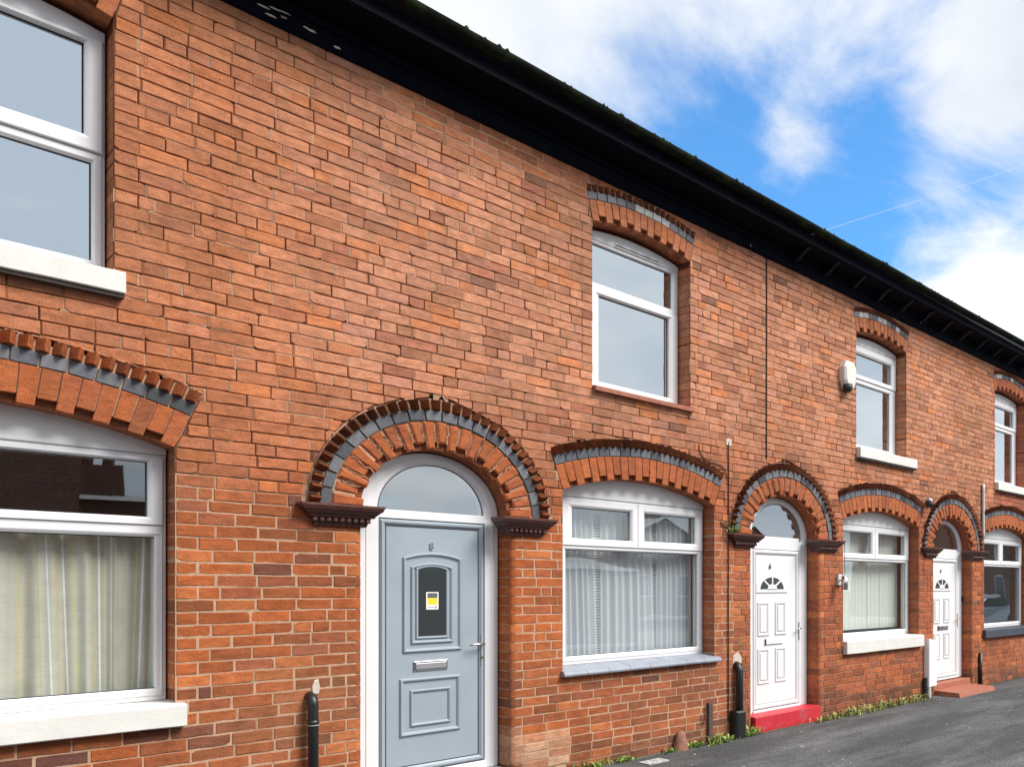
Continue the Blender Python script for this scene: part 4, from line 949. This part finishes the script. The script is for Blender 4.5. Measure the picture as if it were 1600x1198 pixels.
# alarm box
o = MB(); cx_a, w_ = 8.335, 0.125
sh = [(cx_a-0.06, 4.16), (cx_a+0.06, 4.16), (cx_a+0.12, 4.27), (cx_a+0.13, 4.44), (cx_a+0.085, 4.52), (cx_a-0.085, 4.52), (cx_a-0.13, 4.44), (cx_a-0.12, 4.27)]
o.slab(sh, -0.105, 0.0, 0.028); b = o.build('alarm_box', M['alarm']); tag(b, 'white burglar alarm box mounted left of an upper window', 'alarm box')
MB().tube([(cx_a-0.03, -0.062, 4.22), (cx_a-0.03, -0.066, 4.165), (cx_a-0.03, -0.066, 4.13)], [0.066, 0.064, 0.036], 14).build('strobe_dome', M['seal'], b, True)
# wall lamp
o = MB(); o.bar(8.15, 8.235, 1.66, 1.80, -0.035, 0.0, 0.005); b = o.build('wall_lamp', M['lightgrey']); tag(b, 'steel cylinder wall lamp beside the window with the vertical blind', 'wall lamp')
MB().tube([(8.17, -0.03, 1.72), (8.15, -0.12, 1.72)], 0.012, 8).build('arm', M['chrome'], b, True)
MB().tube([(8.145, -0.135, 1.60), (8.145, -0.135, 1.77)], 0.042, 16).build('lamp_body', M['chrome'], b, True)
# security sensor
o = MB(); o.bar(10.33, 10.43, 2.85, 2.95, -0.06, 0.0, 0.01); b = o.build('security_light', M['lightgrey']); tag(b, 'small black and white security light above the farthest door arch', 'security light')
MB().tube([(10.30, -0.06, 2.87), (10.26, -0.11, 2.85), (10.23, -0.14, 2.84)], [0.05, 0.055, 0.05], 12).build('lamp_head', M['seal'], b, True)
# white meter cover beside the farthest door and low step
o = MB(); o.slab([(10.28, 0.16), (10.50, 0.16), (10.50, 0.84), (10.28, 0.87)], -0.09, 0.0, 0.012); b = o.build('meter_cover', M['panelw']); tag(b, 'tall white boxed cover on the wall beside the farthest white door', 'meter cover')
MB().tube([(10.33, -0.05, 0.17), (10.33, -0.05, -0.01)], 0.035, 10).build('pipe', M['lightgrey'], b)
MB().tube([(10.24, -0.04, 0.30), (10.24, -0.04, -0.01)], 0.03, 10).build('pipe', M['blackpipe'], b)
st = MB(); st.rings([[(10.60, 0.02, 0.0), (11.75, 0.02, 0.0), (11.75, -0.42, 0.0), (10.60, -0.42, 0.0)], [(10.61, 0.02, 0.075), (11.74, 0.02, 0.075), (11.74, -0.40, 0.065), (10.61, -0.40, 0.065)]], False, True)
tag(st.build('doorstep_slab', M['redsill']), 'low red slab on the pavement in front of the farthest white door', 'step')
o = MB(); o.tube([(12.0, -0.03, 0.55), (12.0, -0.03, -0.01)], 0.03, 10); tag(o.build('waste_pipe', M['blackpipe'], None, True), 'short black pipe at the foot of the wall right of the farthest door', 'pipe')
# overhead cable from the eaves to beyond the right edge
P0 = Vector((7.2, -0.36, 5.68)); P1 = P0+(Vector((11.37, -1.08, 7.98))-P0)*2.4
pts = []
for k in range(41):
    t = k/40; p = P0.lerp(P1, t); p.z -= 0.03*4*t*(1-t); pts.append(tuple(p))
OC = MB().tube(pts, 0.0021, 6).build('overhead_cable', M['cablew'], None, True); tag(OC, 'thin pale telephone wire crossing the sky from the eaves', 'cable')

# ------------------------------------------------------------ weeds
def weed(x, y, z, h, n, spread, lab, group, col=(0.16, 0.28, 0.05), name='weed'):
    r = random.Random(int(x*1000)+n); mb = MB()
    for k in range(n):
        bx, by = x+r.gauss(0, spread), y-abs(r.gauss(0, spread*0.35)); an = r.uniform(0, 2*pi); hh = h*r.uniform(0.12, 1.0)**1.5
        w = r.uniform(0.003, 0.008) if r.random() < 0.5 else r.uniform(0.008, 0.016); dx, dy = cos(an), sin(an); lean = r.uniform(0.3, 1.6)*hh
        mb.col = mixc(mulc(col, r.uniform(0.5, 1.5)), (0.42, 0.40, 0.12), 0.6*(r.random() < 0.25))
        px_, py_ = -dy*w, dx*w
        a = (bx, by, z); m1 = (bx+dx*lean*0.5, by+dy*lean*0.5, z+hh*0.7); e = (bx+dx*lean, by+dy*lean, z+hh*r.uniform(0.6, 1.0))
        mb.add([(a[0]-px_*0.3, a[1]-py_*0.3, a[2]), (a[0]+px_*0.3, a[1]+py_*0.3, a[2]), (m1[0]+px_, m1[1]+py_, m1[2]), (m1[0]-px_, m1[1]-py_, m1[2]), e], [(0, 1, 2, 3), (3, 2, 4)])
    o = mb.build(name, M['leaf']); tag(o, lab, 'weed', group, 'stuff' if n > 100 else None); return o
G_ = 'weeds along the foot of the wall'
weed(4.45, -0.04, 0.0, 0.10, 90, 0.08, 'green weed tuft at the foot of the wall nearest the bottom edge', G_)
weed(4.80, -0.05, 0.0, 0.08, 50, 0.05, 'small weed at the wall just left of the worn white cover', G_)
weed(5.36, -0.05, 0.0, 0.07, 50, 0.06, 'low weed left of the brown clay cone', G_)
weed(5.68, -0.06, 0.0, 0.09, 60, 0.06, 'weed right of the brown clay cone', G_)
weed(6.00, -0.10, 0.0, 0.13, 110, 0.08, 'bright green weed in front of the rusty iron strip', G_, (0.22, 0.34, 0.08))
weed(6.21, -0.06, 0.0, 0.08, 50, 0.05, 'small weed left of the short black drainpipe', G_)
weed(6.52, -0.05, 0.0, 0.13, 90, 0.07, 'weed between the short black drainpipe and the red step', G_)
for i_, (a, b) in enumerate(((7.9, 'weed just right of the red step'), (8.3, 'weed below the left end of the window with the vertical blind'), (8.75, 'weed under the window with the vertical blind, left of its middle'), (9.3, 'weed under the middle of the window with the vertical blind'), (9.8, 'weed below the right end of the window with the vertical blind'))):
    weed(a, -0.06, 0.0, 0.08 if i_ < 1 else 0.13, 118, 0.19, b, G_, (0.24, 0.27, 0.08))
mg = MB(); rg_ = random.Random(3)
for k in range(1600):
    x = rg_.uniform(3.9, 10.3); d_ = abs(rg_.gauss(0, 0.035 if x < 7.8 else 0.07)); s_ = rg_.uniform(0.003, 0.010)
    if nz(x*2.3, 1.1) < -0.15: continue
    mg.col = mixc((0.10, 0.13, 0.035), (0.05, 0.045, 0.03), rg_.random())
    y_ = -0.004-d_; mg.add([(x-s_, y_-s_, 0.001), (x+s_, y_-s_, 0.001), (x+s_*0.5, y_+s_, 0.002), (x, y_, s_*1.3)], [(0, 1, 3), (1, 2, 3), (2, 0, 3)])
tag(mg.build('moss', M['leaf']), 'moss and grit along the joint of wall and pavement', 'moss', kind='stuff')
f_ = weed(6.27, -0.045, 2.22, 0.15, 46, 0.03, 'small green fern growing on the ledge left of the white door arch', None, (0.13, 0.25, 0.08), 'fern')
f_['category'] = 'plant'
# litter specks on pavement
pb = MB(); rp = random.Random(11)
for k in range(60):
    x = rp.uniform(4.6, 13); y_ = -rp.uniform(0.15, 3.0); s_ = rp.uniform(0.004, 0.012); pb.box(x-s_, x+s_, y_-s_*0.7, y_+s_*0.7, 0.001, 0.005)
tag(pb.build('grit', mat('pale_grit', (0.45, 0.44, 0.40), 0.9)), 'pale grit scattered on the pavement', 'grit', kind='stuff')

# ------------------------------------------------------------ across the street (seen mirrored in the glass)
def far_brick(name, c1, c2, mo):
    m = bpy.data.materials.new(name); m.use_nodes = True; t = m.node_tree; p = t.nodes['Principled BSDF']; p.inputs['Roughness'].default_value = 0.9
    g_ = t.nodes.new('ShaderNodeNewGeometry'); s1_ = t.nodes.new('ShaderNodeSeparateXYZ'); c_ = t.nodes.new('ShaderNodeCombineXYZ'); b = t.nodes.new('ShaderNodeTexBrick')
    ad = t.nodes.new('ShaderNodeMath'); ad.operation = 'ADD'
    t.links.new(g_.outputs['Position'], s1_.inputs[0]); t.links.new(s1_.outputs['X'], ad.inputs[0]); t.links.new(s1_.outputs['Y'], ad.inputs[1]); t.links.new(ad.outputs[0], c_.inputs[0]); t.links.new(s1_.outputs['Z'], c_.inputs[1]); t.links.new(c_.outputs[0], b.inputs['Vector'])
    b.inputs['Color1'].default_value = (*c1, 1); b.inputs['Color2'].default_value = (*c2, 1); b.inputs['Mortar'].default_value = (*mo, 1); b.inputs['Scale'].default_value = 1.0
    b.inputs['Brick Width'].default_value = 0.23; b.inputs['Row Height'].default_value = 0.08; b.inputs['Mortar Size'].default_value = 0.008
    t.links.new(b.outputs['Color'], p.inputs['Base Color']); return m
FB = far_brick('far_brick_dark', (0.30, 0.115, 0.065), (0.22, 0.09, 0.055), (0.30, 0.22, 0.17))
def far_house(x0, x1, y0, y1, h, ridge, lab, ap=False, chim=None, win=()):
    e = empty('brick_house', ((x0+x1)/2, y1, 0)); tag(e, lab, 'house')
    def B(mb, nm, m_, par=e):
        mb.v = [(a-e.location.x, b-e.location.y, c) for a, b, c in mb.v]; return mb.build(nm, m_, par)
    B(MB().box(x0, x1, y0, y1, 0, h), 'wall', FB)
    if ap:   # gable facing the street
        xm = (x0+x1)/2
        B(MB().add([(x0, y1, h), (x1, y1, h), (xm, y1, ridge), (x0, y0, h), (x1, y0, h), (xm, y0, ridge)], [(0, 1, 2), (5, 4, 3)]), 'gable', FB)
        B(MB().add([(x0-.2, y1+.15, h-.1), (xm, y1+.15, ridge+.1), (xm, y0, ridge+.1), (x0-.2, y0, h-.1), (x1+.2, y1+.15, h-.1), (x1+.2, y0, h-.1)], [(0, 1, 2, 3), (1, 4, 5, 2)]), 'roof', M['roofm'])
    else:
        ym = (y0+y1)/2
        B(MB().add([(x0, y1+.3, h), (x1, y1+.3, h), (x1, ym, ridge), (x0, ym, ridge), (x0, y0-.3, h), (x1, y0-.3, h)], [(0, 1, 2, 3), (3, 2, 5, 4), (0, 3, 4), (1, 5, 2)]), 'roof', M['roofm'])
    for (cx, cz) in (chim or ()):
        ch = B(MB().box(cx-.35, cx+.35, (y0+y1)/2-.3, (y0+y1)/2+.3, h, cz), 'chimney', FB)
        for k in (-.17, .17):
            q = MB().tube([(cx+k, (y0+y1)/2, cz), (cx+k, (y0+y1)/2, cz+.4)], .1, 8); q.v = [(a-e.location.x, b-e.location.y, c) for a, b, c in q.v]; q.build('chimney_pot', M['clay'], ch)
    for (wx, wz) in win:
        f = B(MB().box(wx-.5, wx+.5, y1-.02, y1+.03, wz, wz+1.3), 'window', M['upvc'])
        B(MB().box(wx-.42, wx+.42, y1+.02, y1+.04, wz+.08, wz+1.22), 'pane', M['fabric_dark'], f)
    return e
far_house(-14, 3.0, -19, -11.6, 4.6, 7.0, 'dark brick house across the street, reflected in the left lower window', chim=[(-1.5, 7.6)], win=[(-3.5, 2.6), (0.4, 2.6), (-3.5, .8), (0.4, .8)])
far_house(3.02, 4.6, -19, -11.9, 3.1, 3.5, 'lean-to with a chimney beside the dark brick house across the street', chim=[(3.9, 4.1)])
far_house(4.8, 15.5, -18, -12.6, 2.1, 2.5, 'low flat row of brick garages across the street')
for i_, x in enumerate((26.5, 33.5)):
    far_house(x, x+6.2, -35, -28, 3.9, 5.3, ['gabled brick house across the street, nearer of two', 'gabled brick house across the street, farther of two'][i_], ap=True, chim=[(x+5.2, 6.3)], win=[(x+1.5, 1), (x+4.5, 1)])
far_house(36, 60, -20, -12, 5.2, 7.8, 'long brick terrace farther down the street on the other side', chim=[(42, 8.4), (50, 8.4)], win=[(x, z) for x in range(38, 60, 3) for z in (.9, 3.1)])
# parked car across the street
def car(x, y):
    e = empty('parked_car', (x, y, -0.115)); tag(e, 'white parked car on the far side of the road, reflected in the farthest window', 'car')
    prof = [(-2.1, 0.35), (-2.12, 0.72), (-1.95, 0.85), (-1.25, 0.95), (-0.65, 1.38), (0.75, 1.45), (1.5, 1.05), (2.0, 0.98), (2.1, 0.6), (2.05, 0.32)]
    b = MB(); rr = []
    for yy, k in ((-0.86, 0.93), (-0.80, 1.0), (0.80, 1.0), (0.86, 0.93)): rr.append([(px_*(0.98 if k < 1 else 1), yy*(1 if pz_ < 1.0 else 0.82), 0.32+(pz_-0.32)*k) for px_, pz_ in prof])
    b.rings(rr, True, True); b.build('body', M['carpaint'], e)
    for sy in (-1, 1):
        w = MB(); w.slab([(-1.05, 0.99), (1.25, 1.05), (0.70, 1.36), (-0.58, 1.31)], sy*0.80-0.02, sy*0.80+0.02); w.build('side_window', M['fabric_dark'], e)
        for sx in (-1.3, 1.3):
            t_ = MB().tube([(sx, sy*0.70, 0.33), (sx, sy*0.88, 0.33)], 0.33, 20).build('wheel', M['tyre'], e); MB().tube([(sx, sy*0.72, 0.33), (sx, sy*0.885, 0.33)], 0.2, 14).build('rim', M['chrome'], t_)
car(27.0, -7.6)
